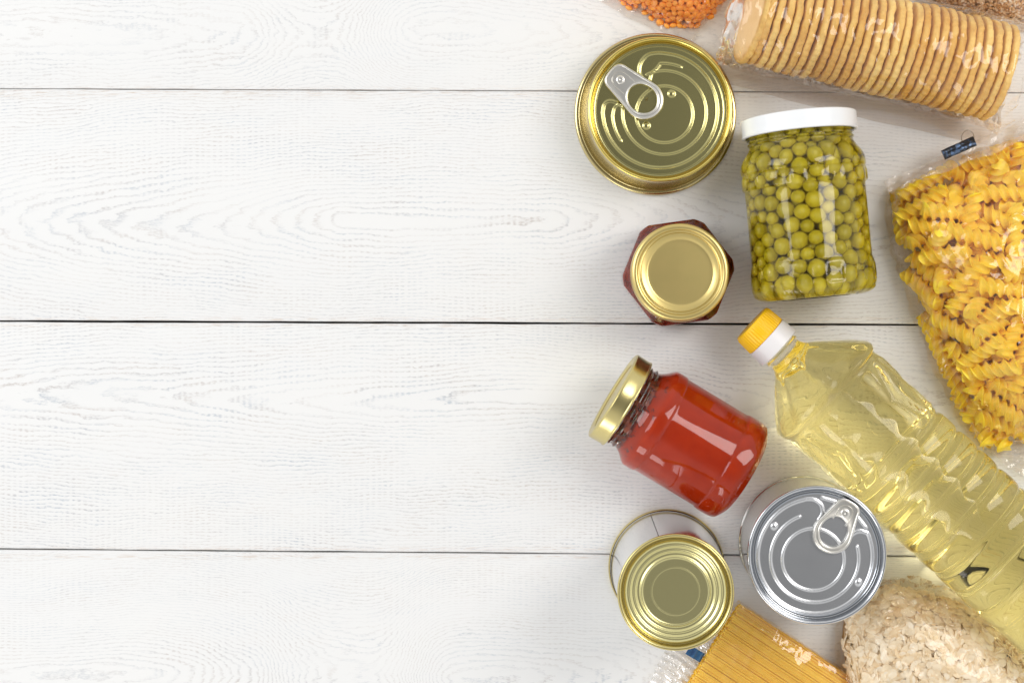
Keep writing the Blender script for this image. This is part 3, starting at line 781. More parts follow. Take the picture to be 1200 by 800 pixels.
# ---- 8. oil bottle, lying
def oil_bottle():
    A = W(880.5, 378.5, 40); Bq = W(1085.5, 566.5, 40)
    d = Bq - A; d = d / np.hypot(*d); rz = math.atan2(d[1], d[0])
    o = thing('oil_bottle', 'clear ribbed plastic bottle of yellow cooking oil lying diagonally', 'bottle', A, rz)
    R = 40.5; Lb = 322.0
    def section(t, nseg=200):
        return None
    tt = []
    tt += list(np.arange(24.2, 66, 0.8)) + list(np.arange(66, 128, 1.0)) + list(np.arange(128, 248, 0.8)) + list(np.arange(248, Lb + .1, 1.0))
    na = 200; a = np.arange(na) * 2 * PI / na
    V = []; 
    star = []
    for i in range(10):
        r = 13.5 if i % 2 == 0 else 5.8; th = 2 * PI * i / 10 + 0.3
        star.append((278 + r * math.cos(th), 13 + r * math.sin(th)))
    def instar(x, y):
        c = False; j = 9
        for i in range(10):
            xi, yi = star[i]; xj, yj = star[j]
            if (yi > y) != (yj > y) and x < (xj - xi) * (y - yi) / (yj - yi) + xi: c = not c
            j = i
        return c
    for t in tt:
        hw = np.interp(t, [24, 26.2, 27, 28, 28.8, 31, 35, 40, 48, 56, 62, 65, 67.5, 69.5, 72, 76, 120, 124, 127, Lb - 10, Lb - 4, Lb],
                       [12.3, 12.4, 13.7, 13.7, 12.4, 12.6, 14.6, 20.5, 28.5, 36.5, 41.4, 42.6, 42.2, 39.8, 40.0, 41.0, 40.6, 39.2, 40.4, 40.4, 38.5, 33])
        ex = np.interp(t, [32, 40, 62, 80, 122, 130, 240, 250, Lb], [2.0, 2.2, 3.4, 4.2, 3.6, 2.8, 2.8, 3.8, 3.4])
        c, s = np.cos(a), np.sin(a)
        r = hw * (np.abs(c) ** ex + np.abs(s) ** ex) ** (-1 / ex)
        if 118.7 <= t <= 248.9:
            dd = ((t - 128 + 9.3) % 18.6) - 9.3
            r = r - 2.1 * math.exp(-(dd / 1.7) ** 2) + 1.15 * (1 - (1 - abs(dd) / 9.3) ** 2) - 0.8
        if 248 < t < 262: r -= 1.9 * math.exp(-((t - 254.5) / 2.0) ** 2)
        if 296 < t < 308: r -= 1.6 * math.exp(-((t - 302) / 2.0) ** 2)
        # recessed rectangular panel on each face of the square shoulder block, wedge cuts on its corners
        if 72 < t < 124:
            fa = (a + PI / 4) % (PI / 2) - PI / 4            # angle from face centre
            e = min(1, (t - 72) / 3, (124 - t) / 3)
            wdt = 0.50
            r -= 2.8 * e / (1 + np.exp((np.abs(fa) - wdt) * 60))
            # X shaped creases near the corners
            cw = np.abs(np.abs(fa) - (0.56 + 0.16 * abs((t - 98) / 26)))
            r -= 2.6 * np.exp(-(cw / 0.045) ** 2) * e
        if 34 < t < 66:                                      # shoulder flutes
            e = max(0, min(1, (t - 38) / 8, (66 - t) / 6))
            r -= 2.2 * e * (0.5 + 0.5 * np.cos(a * 8)) ** 6
        y = r * c; z = r * s
        if 262 < t < 296:
            for i in range(na):
                if s[i] > 0.5:
                    if instar(t, -y[i]): z[i] -= 0.5
        V.append(np.c_[np.full(na, t), y, z + R])
    m = len(tt)
    V = np.vstack(V)
    V[:, 2] = np.maximum(V[:, 2], 0.15)
    F = []
    for j in range(m - 1):
        for i in range(na):
            i2 = (i + 1) % na; F.append((j * na + i, j * na + i2, (j + 1) * na + i2, (j + 1) * na + i))
    c0 = V[:na].mean(0); c1 = V[-na:].mean(0); V = np.vstack([V, c0, c1]); q = m * na
    for i in range(na):
        F.append((q, (i + 1) % na, i)); F.append((q + 1, (m - 1) * na + i, (m - 1) * na + (i + 1) % na))
    OIL = glass('oil_in_clear_plastic', (1, 1, 1), 1.37, (1.0, 0.885, 0.22), 10.0)
    ob = mk('bottle_body', V, F, OIL, o, 180)
    # air bubbles trapped under the upper wall (their own surface, seen through the oil)
    BUB = glass('air_pocket', (1, 1, 1), 1 / 1.37)
    def bubble(t0, t1, wid, dep, wave, ph, yo=0.0):
        ts = np.linspace(t0, t1, 90); nb = 40; V = []; F = []
        for t in ts:
            s = (t - t0) / (t1 - t0)
            e = max(1e-3, (1 - abs(2 * s - 1) ** 3)) ** 0.5
            wv = 1 + wave * math.cos((t - 128) / 18.6 * 2 * PI + ph)
            if 128 <= t <= 240:
                rib = -1.6 * math.exp(-((((t - 128 + 9.3) % 18.6) - 9.3) / 3.0) ** 2) - .6
            else: rib = -1.0
            rib = -2.6
            hw = wid * e * wv
            for k in range(nb):
                th = 2 * PI * k / nb
                y = hw * math.cos(th)
                zt = 40.3 + rib - 1.2 - (abs(y) / 40) ** 2.8 * 14
                z = zt + (0.05 * math.sin(th) if math.sin(th) > 0 else -dep * (1 - (2 * s - 1) ** 2) * (-math.sin(th)) ** 1.6 - .02)
                V.append((t, y + yo, z + R))
        V = np.array(V)
        for j in range(len(ts) - 1):
            for k in range(nb):
                k2 = (k + 1) % nb; F.append((j * nb + k, j * nb + k2, (j + 1) * nb + k2, (j + 1) * nb + k))
        F.append(tuple(range(nb - 1, -1, -1))); F.append(tuple((len(ts) - 1) * nb + k for k in range(nb)))
        return mk('air_bubble', V, F, BUB, o, 180)
    bubble(66, 200, 15, 4.0, 0.16, 0.4, -3)
    bubble(262, 314, 19, 4.0, 0.05, 0.4, 4)
    # neck, ring and cap
    white = plain('white_plastic', (0.80, 0.78, 0.79), 0.35)
    V, F = lathe(smoothprof([(13.2, 13.4), (15.6, 13.6), (15.9, 14.6), (16.2, 23.6), (15.9, 24.4), (14.2, 24.3)], 3), 128, 'x', R)
    mk('cap_collar', V, F, white, o, 50)
    pr = [(0.01, 0.25), (11, 0.25), (13.6, 0.0), (14.5, .7), (14.8, 2), (15.4, 13.2), (14.4, 13.9), (13, 13.9)]
    def rk(r, t, a):
        return np.full(len(a), float(r)) + (0.28 * np.tanh(3 * np.sin(a * 44)) if 1.8 < t < 13 and r > 14.6 else 0)
    pp = [(0.01, 0.25), (8, 0.25), (11, 0.25), (13.6, 0.0), (14.4, .5), (14.7, 1.5), (14.75, 2), (14.95, 5), (15.15, 9), (15.3, 12.7), (15.3, 13.2), (14.4, 13.6)]
    V, F = lathe(pp, 352, 'x', R, rfun=rk)
    mk('cap', V, F, plain('yellow_plastic', (0.95, 0.56, 0.01), 0.38), o, 40)
oil_bottle()

# ------------------------------------------------------------------ pillow bags (radial outlines)
class Bag:
    """outline in photo pixels (at height zo), centre, dome height"""
    def __init__(s, outline, centre, Hmax, zo=12, p=3.2, q=0.55):
        s.c = W(*centre, zo)
        pts = np.array([W(x, y, zo) for x, y in outline])
        d = pts - s.c; ang = np.arctan2(d[:, 1], d[:, 0]); r = np.hypot(*d.T)
        i = np.argsort(ang); s.ang = np.r_[ang[i] - 2 * PI, ang[i], ang[i] + 2 * PI]
        # dense resample of polygon radius
        dense_a = []; dense_r = []
        n = len(i)
        P = pts[i]
        for k in range(n):
            A, B = P[k] - s.c, P[(k + 1) % n] - s.c
            for f in np.linspace(0, 1, 12, endpoint=False):
                Q = A + (B - A) * f; dense_a.append(math.atan2(Q[1], Q[0])); dense_r.append(math.hypot(*Q))
        dense_a = np.array(dense_a); dense_r = np.array(dense_r); j = np.argsort(dense_a)
        da, dr = dense_a[j], dense_r[j]
        g = np.linspace(-PI, PI, 721)
        rr = np.interp(g, np.r_[da - 2 * PI, da, da + 2 * PI], np.r_[dr, dr, dr])
        k = np.ones(13) / 13; rr = np.convolve(np.r_[rr[-20:], rr, rr[:20]], k, 'same')[20:-20]
        s.g, s.rr = g, rr; s.H = Hmax; s.p = p; s.q = q
    def R(s, a): return np.interp((a + PI) % (2 * PI) - PI, s.g, s.rr)
    def sfun(s, x, y):
        dx, dy = x - s.c[0], y - s.c[1]
        return np.hypot(dx, dy) / s.R(np.arctan2(dy, dx))
    def h(s, x, y):
        t = np.clip(s.sfun(x, y), 0, 1); return s.H * (1 - t ** s.p) ** s.q
    def surf(s, grow=0.0, na=220, nr=70, crumple=0.6, sc=0.09, seed=0, low=0.6, lift=0.6):
        """closed-ish dome of film in coordinates relative to the bag's centre"""
        V = []; F = []
        a = np.linspace(-PI, PI, na, endpoint=False); R = s.R(a) + grow
        ts = np.sin(np.linspace(0, PI / 2, nr)) ** 0.75
        for j, t in enumerate(ts):
            x = R * t * np.cos(a); y = R * t * np.sin(a)
            z = np.full(na, s.H * max(0, 1 - min(t, 1) ** s.p) ** s.q * (1 + lift / s.H) + low)
            for i in range(na):
                n1 = mnoise.noise(Vector((x[i] * sc + seed, y[i] * sc, z[i] * sc))) 
                n2 = abs(mnoise.noise(Vector((x[i] * sc * 2.3, y[i] * sc * 2.3 + seed, z[i] * sc * 2.3))))
                k = crumple * (n1 * 1.2 + 0.6 - n2 * 1.6)
                if t > 0.93: k *= 2.0
                f = 1 + (k / max(R[i], 1)) * min(1, t * 2)
                V.append((x[i] * f, y[i] * f, max(0.25, z[i] + k * (1.0 if t < .97 else 0.2))))
            if j:
                for i in range(na):
                    i2 = (i + 1) % na; b = (j - 1) * na
                    F.append((b + i, b + na + i, b + na + i2, b + i2))
        return np.array(V), F

def scatter_bag(bag, n, inset, depth, seed, amax=1.0, frame=None):
    """points on the dome surface with area weighting; returns pos (rel. centre), normal"""
    r = np.random.default_rng(seed); P = []; Nn = []
    bx = bag.R(np.linspace(-PI, PI, 90)).max()
    while len(P) < n:
        x, y = r.uniform(-bx, bx, 2)
        X, Y = x + bag.c[0], y + bag.c[1]
        if frame is not None and not frame(X, Y): continue
        t = float(bag.sfun(X, Y))
        if t > 0.985: continue
        e = 0.5
        h = float(bag.h(X, Y)); hx = (float(bag.h(X + e, Y)) - float(bag.h(X - e, Y))) / (2 * e); hy = (float(bag.h(X, Y + e)) - float(bag.h(X, Y - e))) / (2 * e)
        sl = math.sqrt(1 + hx * hx + hy * hy)
        if r.uniform(0, 5) > min(sl, 5): continue
        nv = np.array([-hx, -hy, 1]) / sl
        p = np.array([x, y, h]) - nv * (inset + r.uniform(0, depth))
        if p[2] < 1: p[2] = 1 + r.uniform(0, 1)
        P.append(p); Nn.append(nv)
    return np.array(P), np.array(Nn)

def frame_fn(margin=60):
    def f(X, Y):
        px = 700 + X * PXMM * H / (H - 20); py = 400 - Y * PXMM * H / (H - 20)
        return -margin < px < 1200 + margin and -margin < py < 800 + margin
    return f

def basis(nv, r):
    t = r.normal(0, 1, 3); a = np.cross(nv, t); a /= np.linalg.norm(a); b = np.cross(nv, a)
    return a, b

# ---- 9. bag of fusilli
def fusillo(L=34.0, turns=1.75, Rb=6.3, ns=46, ph=0.0):
    V = []; F = []; prof = []
    for k in range(3):
        b = 2 * PI * k / 3
        for (r, da) in ((3.6, -1.0), (3.8, -0.70), (4.6, -0.48), (5.4, -0.36), (6.0, -0.20), (Rb, 0.0), (6.05, 0.20), (5.5, 0.36), (4.7, 0.48), (3.8, 0.68)):
            prof.append((r, b + da + 0.10 * (r / 5.9) * 2))
    m = len(prof)
    for j in range(ns):
        s = j / (ns - 1); z = (s - .5) * L; tw = 2 * PI * turns * s + ph
        wv = 1 + 0.04 * math.sin(s * 9 + ph)
        for r, a in prof: V.append((z + 0.9 * math.sin(a * 3) * (r / 6) * .5, r * wv * math.cos(a + tw), r * wv * math.sin(a + tw)))
    for j in range(ns - 1):
        for i in range(m):
            i2 = (i + 1) % m; F.append((j * m + i, j * m + i2, (j + 1) * m + i2, (j + 1) * m + i))
    c0 = len(V); V.append((-.5 * L, 0, 0)); V.append((.5 * L, 0, 0))
    for i in range(m):
        F.append((c0, (i + 1) % m, i)); F.append((c0 + 1, (ns - 1) * m + i, (ns - 1) * m + (i + 1) % m))
    return np.array(V), F

def fusilli_bag():
    outl = [(1043, 232), (1062, 212), (1100, 195), (1150, 176), (1200, 158), (1300, 120), (1350, 200), (1360, 420), (1320, 505), (1240, 512), (1195, 516), (1172, 532), (1150, 518), (1126, 480), (1098, 420), (1074, 358), (1055, 300)]
    bag = Bag(outl, (1180, 330), 56, zo=16, p=3.0, q=0.6)
    o = thing('pasta_bag', 'clear bag of yellow fusilli pasta closed with a dark clip', 'pasta bag', bag.c)
    n = 252; r = np.random.default_rng(21); rc = 5.7; half = 12.0
    c = []; d = []
    while len(c) < n:
        x, y = r.uniform(-150, 150, 2)
        if bag.sfun(x + bag.c[0], y + bag.c[1]) > 0.9: continue
        h = float(bag.h(x + bag.c[0], y + bag.c[1]))
        c.append((x, y, r.uniform(6, max(7, h - 6))))
        a = r.uniform(0, 2 * PI); e = r.normal(0, 0.5); d.append((math.cos(a) * math.cos(e), math.sin(a) * math.cos(e), math.sin(e)))
    c = np.array(c); d = np.array(d); ks = np.array([-1, -.33, .33, 1]) * half
    for it in range(26):
        P = (c[:, None] + d[:, None] * ks[None, :, None]).reshape(-1, 3)
        own = np.repeat(np.arange(n), 4)
        dd = P[:, None] - P[None]; dist = np.sqrt((dd ** 2).sum(2)) + 1e-6
        ov = np.maximum(0, 2 * rc - dist); ov[own[:, None] == own[None]] = 0
        P = P + 0.35 * (dd / dist[..., None] * ov[..., None]).sum(1)
        # inside the bag
        X, Y = P[:, 0] + bag.c[0], P[:, 1] + bag.c[1]
        t = bag.sfun(X, Y); f = np.where(t > 0.93, 0.93 / t, 1)
        P[:, 0] *= f; P[:, 1] *= f
        h = bag.h(P[:, 0] + bag.c[0], P[:, 1] + bag.c[1])
        P[:, 2] = np.clip(P[:, 2] + 0.25, 5.8, np.maximum(6, h - 5.4))
        Q = P.reshape(n, 4, 3); c = Q.mean(1); v = (Q[:, 3] - Q[:, 0]) + .33 * (Q[:, 2] - Q[:, 1]); d = v / np.linalg.norm(v, axis=1)[:, None]
    mat = plain('durum_pasta', (1.0, 0.78, 0.075), 0.42, (1.0, 0.69, 0.045), 60, objrand=0.6, sss=0.2, sssr=(1, .75, .2), bumps=0.1, bscale=900)
    mat2 = plain('durum_pasta_mass', (1.0, 0.78, 0.075), 0.42, (1.0, 0.69, 0.045), 60, island=0.6, sss=0.2, sssr=(1, .75, .2))
    protos = [mk('fusilli_piece', *fusillo(L, tn, ph=p), mat, o, 60) for L, tn, p in ((36, 1.95, 0), (33, 1.75, 1.0), (39, 2.1, 2.0))]
    px = 700 + (c[:, 0] + bag.c[0]) * PXMM * H / (H - c[:, 2]); py = 400 - (c[:, 1] + bag.c[1]) * PXMM * H / (H - c[:, 2])
    vis = (px < 1230) & (py < 560)
    score = c[:, 2] - np.array([0]) - bag.h(c[:, 0] + bag.c[0], c[:, 1] + bag.c[1]) + np.where(vis, 0, -100)
    order = np.argsort(-score)
    def mat_of(i, roll):
        x = Vector(d[i]); z = Vector((0, 0, 1)); y = z.cross(x).normalized(); z = x.cross(y)
        M = Matrix((x, y, z)).transposed().to_4x4() @ Matrix.Rotation(roll, 4, 'X')
        return Matrix.Translation(Vector(c[i] / 1000)) @ M
    used = set(); rest = []
    for kk, i in enumerate(order):
        M = mat_of(i, r.uniform(0, 6)); v = kk % 3
        if kk < 100:
            if v not in used: ob = protos[v]; used.add(v)
            else: ob = protos[v].copy(); C.objects.link(ob); ob.parent = o
            ob.matrix_local = M
        else:
            rest.append((v, M))
    pv = [np.array([tuple(q.co) for q in p.data.vertices]) for p in protos]
    pf = [[tuple(q.vertices) for q in p.data.polygons] for p in protos]
    parts = []
    for v, M in rest:
        A = np.array(M); V = (pv[v] @ A[:3, :3].T + A[:3, 3]) * 1000; parts.append((V, pf[v]))
    V, F = join(parts)
    m = mk('fusilli', V, F, mat2, o, 60); m['kind'] = 'stuff'
    FM = film('pasta_bag_film', 0.40, 22, (1, 1.6, 1), fres=1.7, haze=0.02, tint=(1, 0.975, 0.94), rot=(0, 0, 0.5))
    V, F = bag.surf(grow=2.0, crumple=1.8, sc=0.05, seed=3, lift=2.0)
    mk('film', V, F, FM, o, 30)
    # gathered top hem of the bag: a pleated strip running along the upper edge
    FM2 = film('pasta_bag_hem_film', 0.9, 70, (2.5, 1, 1), fres=2.4, haze=0.20, tint=(0.96, 0.92, 0.87), rot=(0, 0, 0.4))
    A = W(1038, 217, 20) - bag.c; B = W(1290, 112, 20) - bag.c; e = (B - A) / np.hypot(*(B - A)); nn = np.array([-e[1], e[0]])
    L = np.hypot(*(B - A)); nx, ny = 120, 12; V = []; F = []
    for j in range(ny):
        for i in range(nx):
            s = i / (nx - 1); f = j / (ny - 1)
            wd = 8 + 9 * s + 1.5 * math.sin(s * 30)
            q = A + e * L * s + nn * (wd * (0.35 - f))
            z = 17 + 9 * f * math.sin(min(1, s * 3) * PI / 2) + 1.6 * math.sin(s * 60 + 3 * f + 2 * math.sin(s * 13)) + 2 * mnoise.noise(Vector((s * 14, f * 3, 0)))
            V.append((q[0], q[1], z))
    for j in range(ny - 1):
        for i in range(nx - 1):
            b = j * nx + i; F.append((b, b + nx, b + nx + 1, b + 1))
    mk('hem', V, F, FM2, o, 60)
    # flat tail of film at the bottom of the bag
    pts = [(1150, 520), (1168, 536), (1184, 549), (1204, 560), (1260, 575), (1300, 520), (1220, 505), (1176, 512)]
    flat_film(pts, 4, 2.5, o, bag.c, FM2, 'bag_tail', 5)
    # clip: folded dark metal strip across the hem
    a = W(1105, 182, 28) - bag.c; b = W(1142, 165.5, 28) - bag.c
    e = (b - a) / np.hypot(*(b - a)); nn = np.array([-e[1], e[0]]); L = np.hypot(*(b - a))
    V = []; F = []; sec = [(-3.4, 0), (-3.4, 1.4), (-2.6, 2.2), (-0.6, 2.6), (0.2, 2.0), (1.0, 2.7), (2.8, 2.3), (3.4, 1.4), (3.4, 0)]
    ni = 14
    for i in range(ni):
        s = i / (ni - 1)
        for (y, z) in sec:
            q = a + e * L * s + nn * (y + 0.25 * mnoise.noise(Vector((s * 8, y, 1))))
            V.append((q[0], q[1], 27.5 + z + 0.5 * mnoise.noise(Vector((s * 7, y * .5, 0)))))
    m = len(sec)
    for i in range(ni - 1):
        for k in range(m):
            F.append((i * m + k, i * m + (k + 1) % m, (i + 1) * m + (k + 1) % m, (i + 1) * m + k))
    F.append(tuple(range(m - 1, -1, -1))); F.append(tuple((ni - 1) * m + k for k in range(m)))
    nclip = N('dark_clip_foil'); pcl = nclip.obj()
    cc = nclip.mix(nclip.mapr(nclip.noise(pcl, 420, 2), .5, .62), c4(.035, .04, .05), c4(.10, .16, .28))
    bs = nclip('BsdfPrincipled', i_Base_Color=cc, i_Metallic=0.6, i_Roughness=0.3, i_Normal=nclip.bump(nclip.noise(pcl, 500, 2), .6, .0006))
    mk('clip', V, F, nclip.end(bs), o, 50)
    lp = W(1134, 164, 28) - bag.c
    pts = [(lp[0] + 4.2 * math.cos(t) + e[0] * 0, lp[1] + 4.6 * math.sin(t) + 1.5, 28 + 1.2 * math.sin(t)) for t in np.linspace(-0.3, PI + .5, 20)]
    V, F = tube(pts, 0.35, 6); mk('film_twist', V, F, plain('film_strand', (0.30, 0.24, 0.18), 0.2, coat=.5), o)

def flat_film(pts, z, amp, parent, c, mat, name, seed=0, zin=None):
    """thin crinkled sheet over a star-shaped outline given in photo pixels"""
    P = np.array([W(x, y, z) - c for x, y in pts]); cc = P.mean(0)
    V = [(cc[0], cc[1], z + amp)]; F = []; nr = 14
    # densify outline
    D = []
    for i in range(len(P)):
        A, B = P[i], P[(i + 1) % len(P)]
        k = max(2, int(np.hypot(*(B - A)) / 2.2))
        for f in range(k): D.append(A + (B - A) * f / k)
    n = len(D)
    for j in range(1, nr + 1):
        t = j / nr
        for k, q in enumerate(D):
            p = cc + (q - cc) * t
            nz = mnoise.noise(Vector((p[0] * .13 + seed, p[1] * .13, 0))); n2 = abs(mnoise.noise(Vector((p[0] * .3, p[1] * .3 + seed, 5))))
            V.append((p[0] + .8 * nz * t, p[1] + .8 * n2 * t, max(0.3, z + amp * (nz * 1.3 + .5 - n2 * 1.4))))
    for k in range(n): F.append((0, 1 + k, 1 + (k + 1) % n))
    for j in range(nr - 1):
        for k in range(n):
            k2 = (k + 1) % n; F.append((1 + j * n + k, 1 + (j + 1) * n + k, 1 + (j + 1) * n + k2, 1 + j * n + k2))
    return mk(name, V, F, mat, parent, 28)
fusilli_bag()

# ---- 10. biscuits in a sleeve
def biscuit_mesh(R=33.0, T=4.9, teeth=44, seed=0):
    r = np.random.default_rng(seed); n = 264; a = np.arange(n) * 2 * PI / n
    bump = 0.55 * np.abs(np.sin(a * teeth / 2)) + 0.25 * np.sin(a * 3 + r.uniform(0, 6)) * .8
    lump = np.array([mnoise.noise(Vector((math.cos(x) * 5, math.sin(x) * 5, seed * 3.1))) for x in a])
    V = []; F = []
    prof = [(0.0, 0.50), (0.3, 0.5), (0.6, .5), (0.85, .5), (.955, .47), (.985, .36), (1, .15), (1, -.15), (.985, -.36), (.955, -.47), (.85, -.5), (.6, -.5), (.3, -.5), (0, -.5)]
    for (f, z) in prof:
        rr = R * f + (bump + lump * .5 - .6) * (f ** 6)
        zz = z * T + (lump * 0.9) * (f ** 2) * (1 if abs(z) > .1 else .6) + (0.3 * np.cos(a * 2 + seed) * f)
        V.append(np.c_[zz, rr * np.cos(a), rr * np.sin(a)])
    V = np.vstack(V)
    for j in range(len(prof) - 1):
        for i in range(n):
            i2 = (i + 1) % n; F.append((j * n + i, (j + 1) * n + i, (j + 1) * n + i2, j * n + i2))
    return V, F

def biscuits():
    zc = 34.0
    A = W(884, 18.5, zc); B = W(1169, 84.5, zc)
    d = B - A; L = float(np.hypot(*d)); rz = math.atan2(d[1], d[0])
    o = thing('biscuit_pack', 'row of round golden biscuits in clear crinkled wrapping', 'biscuit pack', A, rz)
    nM = N('baked_biscuit'); p = nM.obj(); oi = nM('ObjectInfo'); geo = nM('NewGeometry')
    sx = nM('SeparateXYZ', i_0=p)
    rad = nM.math('SQRT', nM.math('ADD', nM.math('MULTIPLY', sx.outputs[1], sx.outputs[1]), nM.math('MULTIPLY', sx.outputs[2], sx.outputs[2])))
    edge = nM.mapr(rad, 0.027, 0.0325, smooth=True)
    f = nM.math('ADD', nM.math('MULTIPLY', oi.outputs['Random'], 0.55), nM.math('MULTIPLY', nM.mapr(nM.noise(nM.vmath('ADD', p, oi.outputs['Location']), 70, 4), .3, .7), 0.5))
    ring = nM.mix(f, c4(0.72, 0.38, 0.065), c4(0.98, 0.76, 0.29))
    col = nM.mix(edge, c4(0.88, 0.66, 0.34), ring)
    rimd = nM.mapr(nM.math('ABSOLUTE', sx.outputs[0]), 0.0014, 0.0029, smooth=True)
    col = nM.mix(nM.math('MULTIPLY', nM.math('MULTIPLY', rimd, edge), .55), col, c4(0.45, 0.19, 0.04))
    pore = nM.mapr(nM.noise(p, 900, 3), .60, .70)
    col = nM.mix(nM.math('MULTIPLY', pore, .35), col, c4(0.35, 0.15, 0.04))
    bs = nM('BsdfPrincipled', i_Base_Color=col, i_Roughness=0.6, i_Normal=nM.bump(nM.noise(p, 500, 4), .5, .0008))
    bm = nM.end(bs)
    protos = [biscuit_mesh(seed=s) for s in range(5)]
    pm = []
    n = 29; step = L / (n - 1)
    r = np.random.default_rng(5)
    for i in range(n):
        v = i % 5
        if i < 5: ob = mk('biscuit', *protos[v], bm, o, 50); pm.append(ob)
        else: ob = pm[v].copy(); C.objects.link(ob); ob.parent = o
        lean = math.radians(5.5 + r.normal(0, 0.5) + (6 if i == 0 else 0))
        ob.location = ((i * step + r.normal(0, .2)) / 1000, r.normal(0, .5) / 1000, (zc + r.normal(0, .3)) / 1000)
        ob.rotation_euler = (r.uniform(0, 6.28), 0, 0)
        ob.rotation_mode = 'XYZ'
        ob.matrix_local = Matrix.Translation(ob.location) @ Matrix.Rotation(math.radians(r.normal(-1, 0.6)), 4, 'Z') @ Matrix.Rotation(lean, 4, 'Y') @ Matrix.Rotation(r.uniform(0, 6.28), 4, 'X')
        ob.scale = (1, 1, 1)
    FM = film('biscuit_wrap', 0.36, 28, (0.7, 1, 1), fres=1.35, haze=0.012, tint=(1, 0.98, 0.955), rot=(0, 0, 0.8))
    # sleeve: cross-section is the round stack with the film pulled tight to the table on its near side
    V = []; F = []; nx = 190; na = 90
    xs = np.linspace(-17, L + 14, nx)
    for x in xs:
        e0 = np.clip((x + 17) / 15, 0, 1); e1 = np.clip((L + 14 - x) / 12, 0, 1); e = min(e0, e1)
        pinch = 0.62 + 0.38 * math.sin(e * PI / 2)
        for k in range(na):
            th = 2 * PI * k / na
            y, z = math.cos(th), math.sin(th)
            Rr = 35.4
            # towards -y at the table: squared-off corner
            sq = (abs(y) ** 4 + abs(z) ** 4) ** (-.25)
            q = Rr * (1 + (sq - 1) * (0.9 if (z < 0 and y < 0) else (0.45 if z < 0 else 0.08)))
            yy, zz = q * y, q * z
            zz = zz * (pinch if e < 1 else 1)
            nz = mnoise.noise(Vector((x * .06, yy * .05, zz * .05 + 4))); n2 = abs(mnoise.noise(Vector((x * .13, yy * .11, zz * .11))))
            kk = 1.3 * (nz * 1.1 + .35 - n2 * 1.7) * (1 + 2.6 * (1 - e))
            yy *= 1 + kk / Rr; zz *= 1 + kk / Rr
            V.append((x + (1 - e) * 5 * mnoise.noise(Vector((yy * .12, zz * .12, x * .02))), yy, max(.3, zz + zc)))
    for j in range(nx - 1):
        for k in range(na):
            k2 = (k + 1) % na; F.append((j * na + k, j * na + k2, (j + 1) * na + k2, (j + 1) * na + k))
    mk('wrapper', V, F, FM, o, 30)
    # sealed fin of the wrapper with its crimped edge, lying out on the near side
    FN = film('biscuit_wrap_fin', 0.12, 60, (1, 1, 1), fres=2.2, haze=0.14, tint=(0.97, 0.92, 0.88))
    V = []; F = []; nx, ny = 360, 10
    for j in range(ny):
        f = j / (ny - 1)
        for i in range(nx):
            x = -15 + (L + 26) * i / (nx - 1)
            yb = -31 - f * (10 + 4 * math.sin(x * .01 + .6))
            z = 12 * (1 - f) ** 2 + 1.2 + .7 * math.sin(x * .05 + f * 2) + (.35 * math.sin(x * 3.4) if j in (2, 3) else 0)
            V.append((x, yb + .3 * math.sin(x * .11), z))
    for j in range(ny - 1):
        for i in range(nx - 1):
            b = j * nx + i; F.append((b, b + nx, b + nx + 1, b + 1))
    mk('wrapper_seam', V, F, FN, o, 60)
    # crumpled end tuft
    V = []; F = []; na = 60; nx = 14
    for j in range(nx):
        f = j / (nx - 1)
        for k in range(na):
            th = 2 * PI * k / na
            y = 34 * math.cos(th) * (1 - .05 * f); z = (30 - 14 * f) * math.sin(th)
            w1 = 3.5 * mnoise.noise(Vector((k * .33, f * 2.0, 0))); w2 = 3.5 * mnoise.noise(Vector((k * .5, f * 2.4, 7)))
            V.append((-9 - 9 * f + w1, y + w2, max(.4, z + zc + w2 - 6 * f)))
    for j in range(nx - 1):
        for k in range(na):
            k2 = (k + 1) % na; F.append((j * na + k, j * na + k2, (j + 1) * na + k2, (j + 1) * na + k))
    mk('wrapper_end', V, F, film('wrap_end_film', 0.6, 60, (1, 1, .5), fres=1.6, haze=0.10, tint=(.985, .955, .92)), o, 25)
biscuits()

# ---- loose dry goods in bags
def ellips(ax, ay, az, nu, nv):
    V, F = uvsphere(1.0, nu, nv); return V * np.array([ax, ay, az]), F

def mass(name, bag, n, shapes, inset, depth, seed, mat, parent, tilt=0.35, cup=0.0):
    r = np.random.default_rng(seed)
    P, Nn = scatter_bag(bag, n, inset, depth, seed, frame=frame_fn(130))
    parts = []
    for p, nv in zip(P, Nn):
        nv = nv + r.normal(0, tilt, 3); nv /= np.linalg.norm(nv)
        a, b = basis(nv, r); v, f = shapes[r.integers(len(shapes))]; s = r.uniform(.8, 1.2)
        M = np.c_[a, b, nv]; parts.append(((v * s) @ M.T + p, f))
    V, F = join(parts)
    o = mk(name, V, F, mat, parent, 60); o['kind'] = 'stuff'
    return o

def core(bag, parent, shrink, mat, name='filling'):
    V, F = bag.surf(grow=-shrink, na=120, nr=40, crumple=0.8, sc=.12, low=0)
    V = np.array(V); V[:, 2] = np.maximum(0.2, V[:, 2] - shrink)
    return mk(name, V, F, mat, parent, 180)

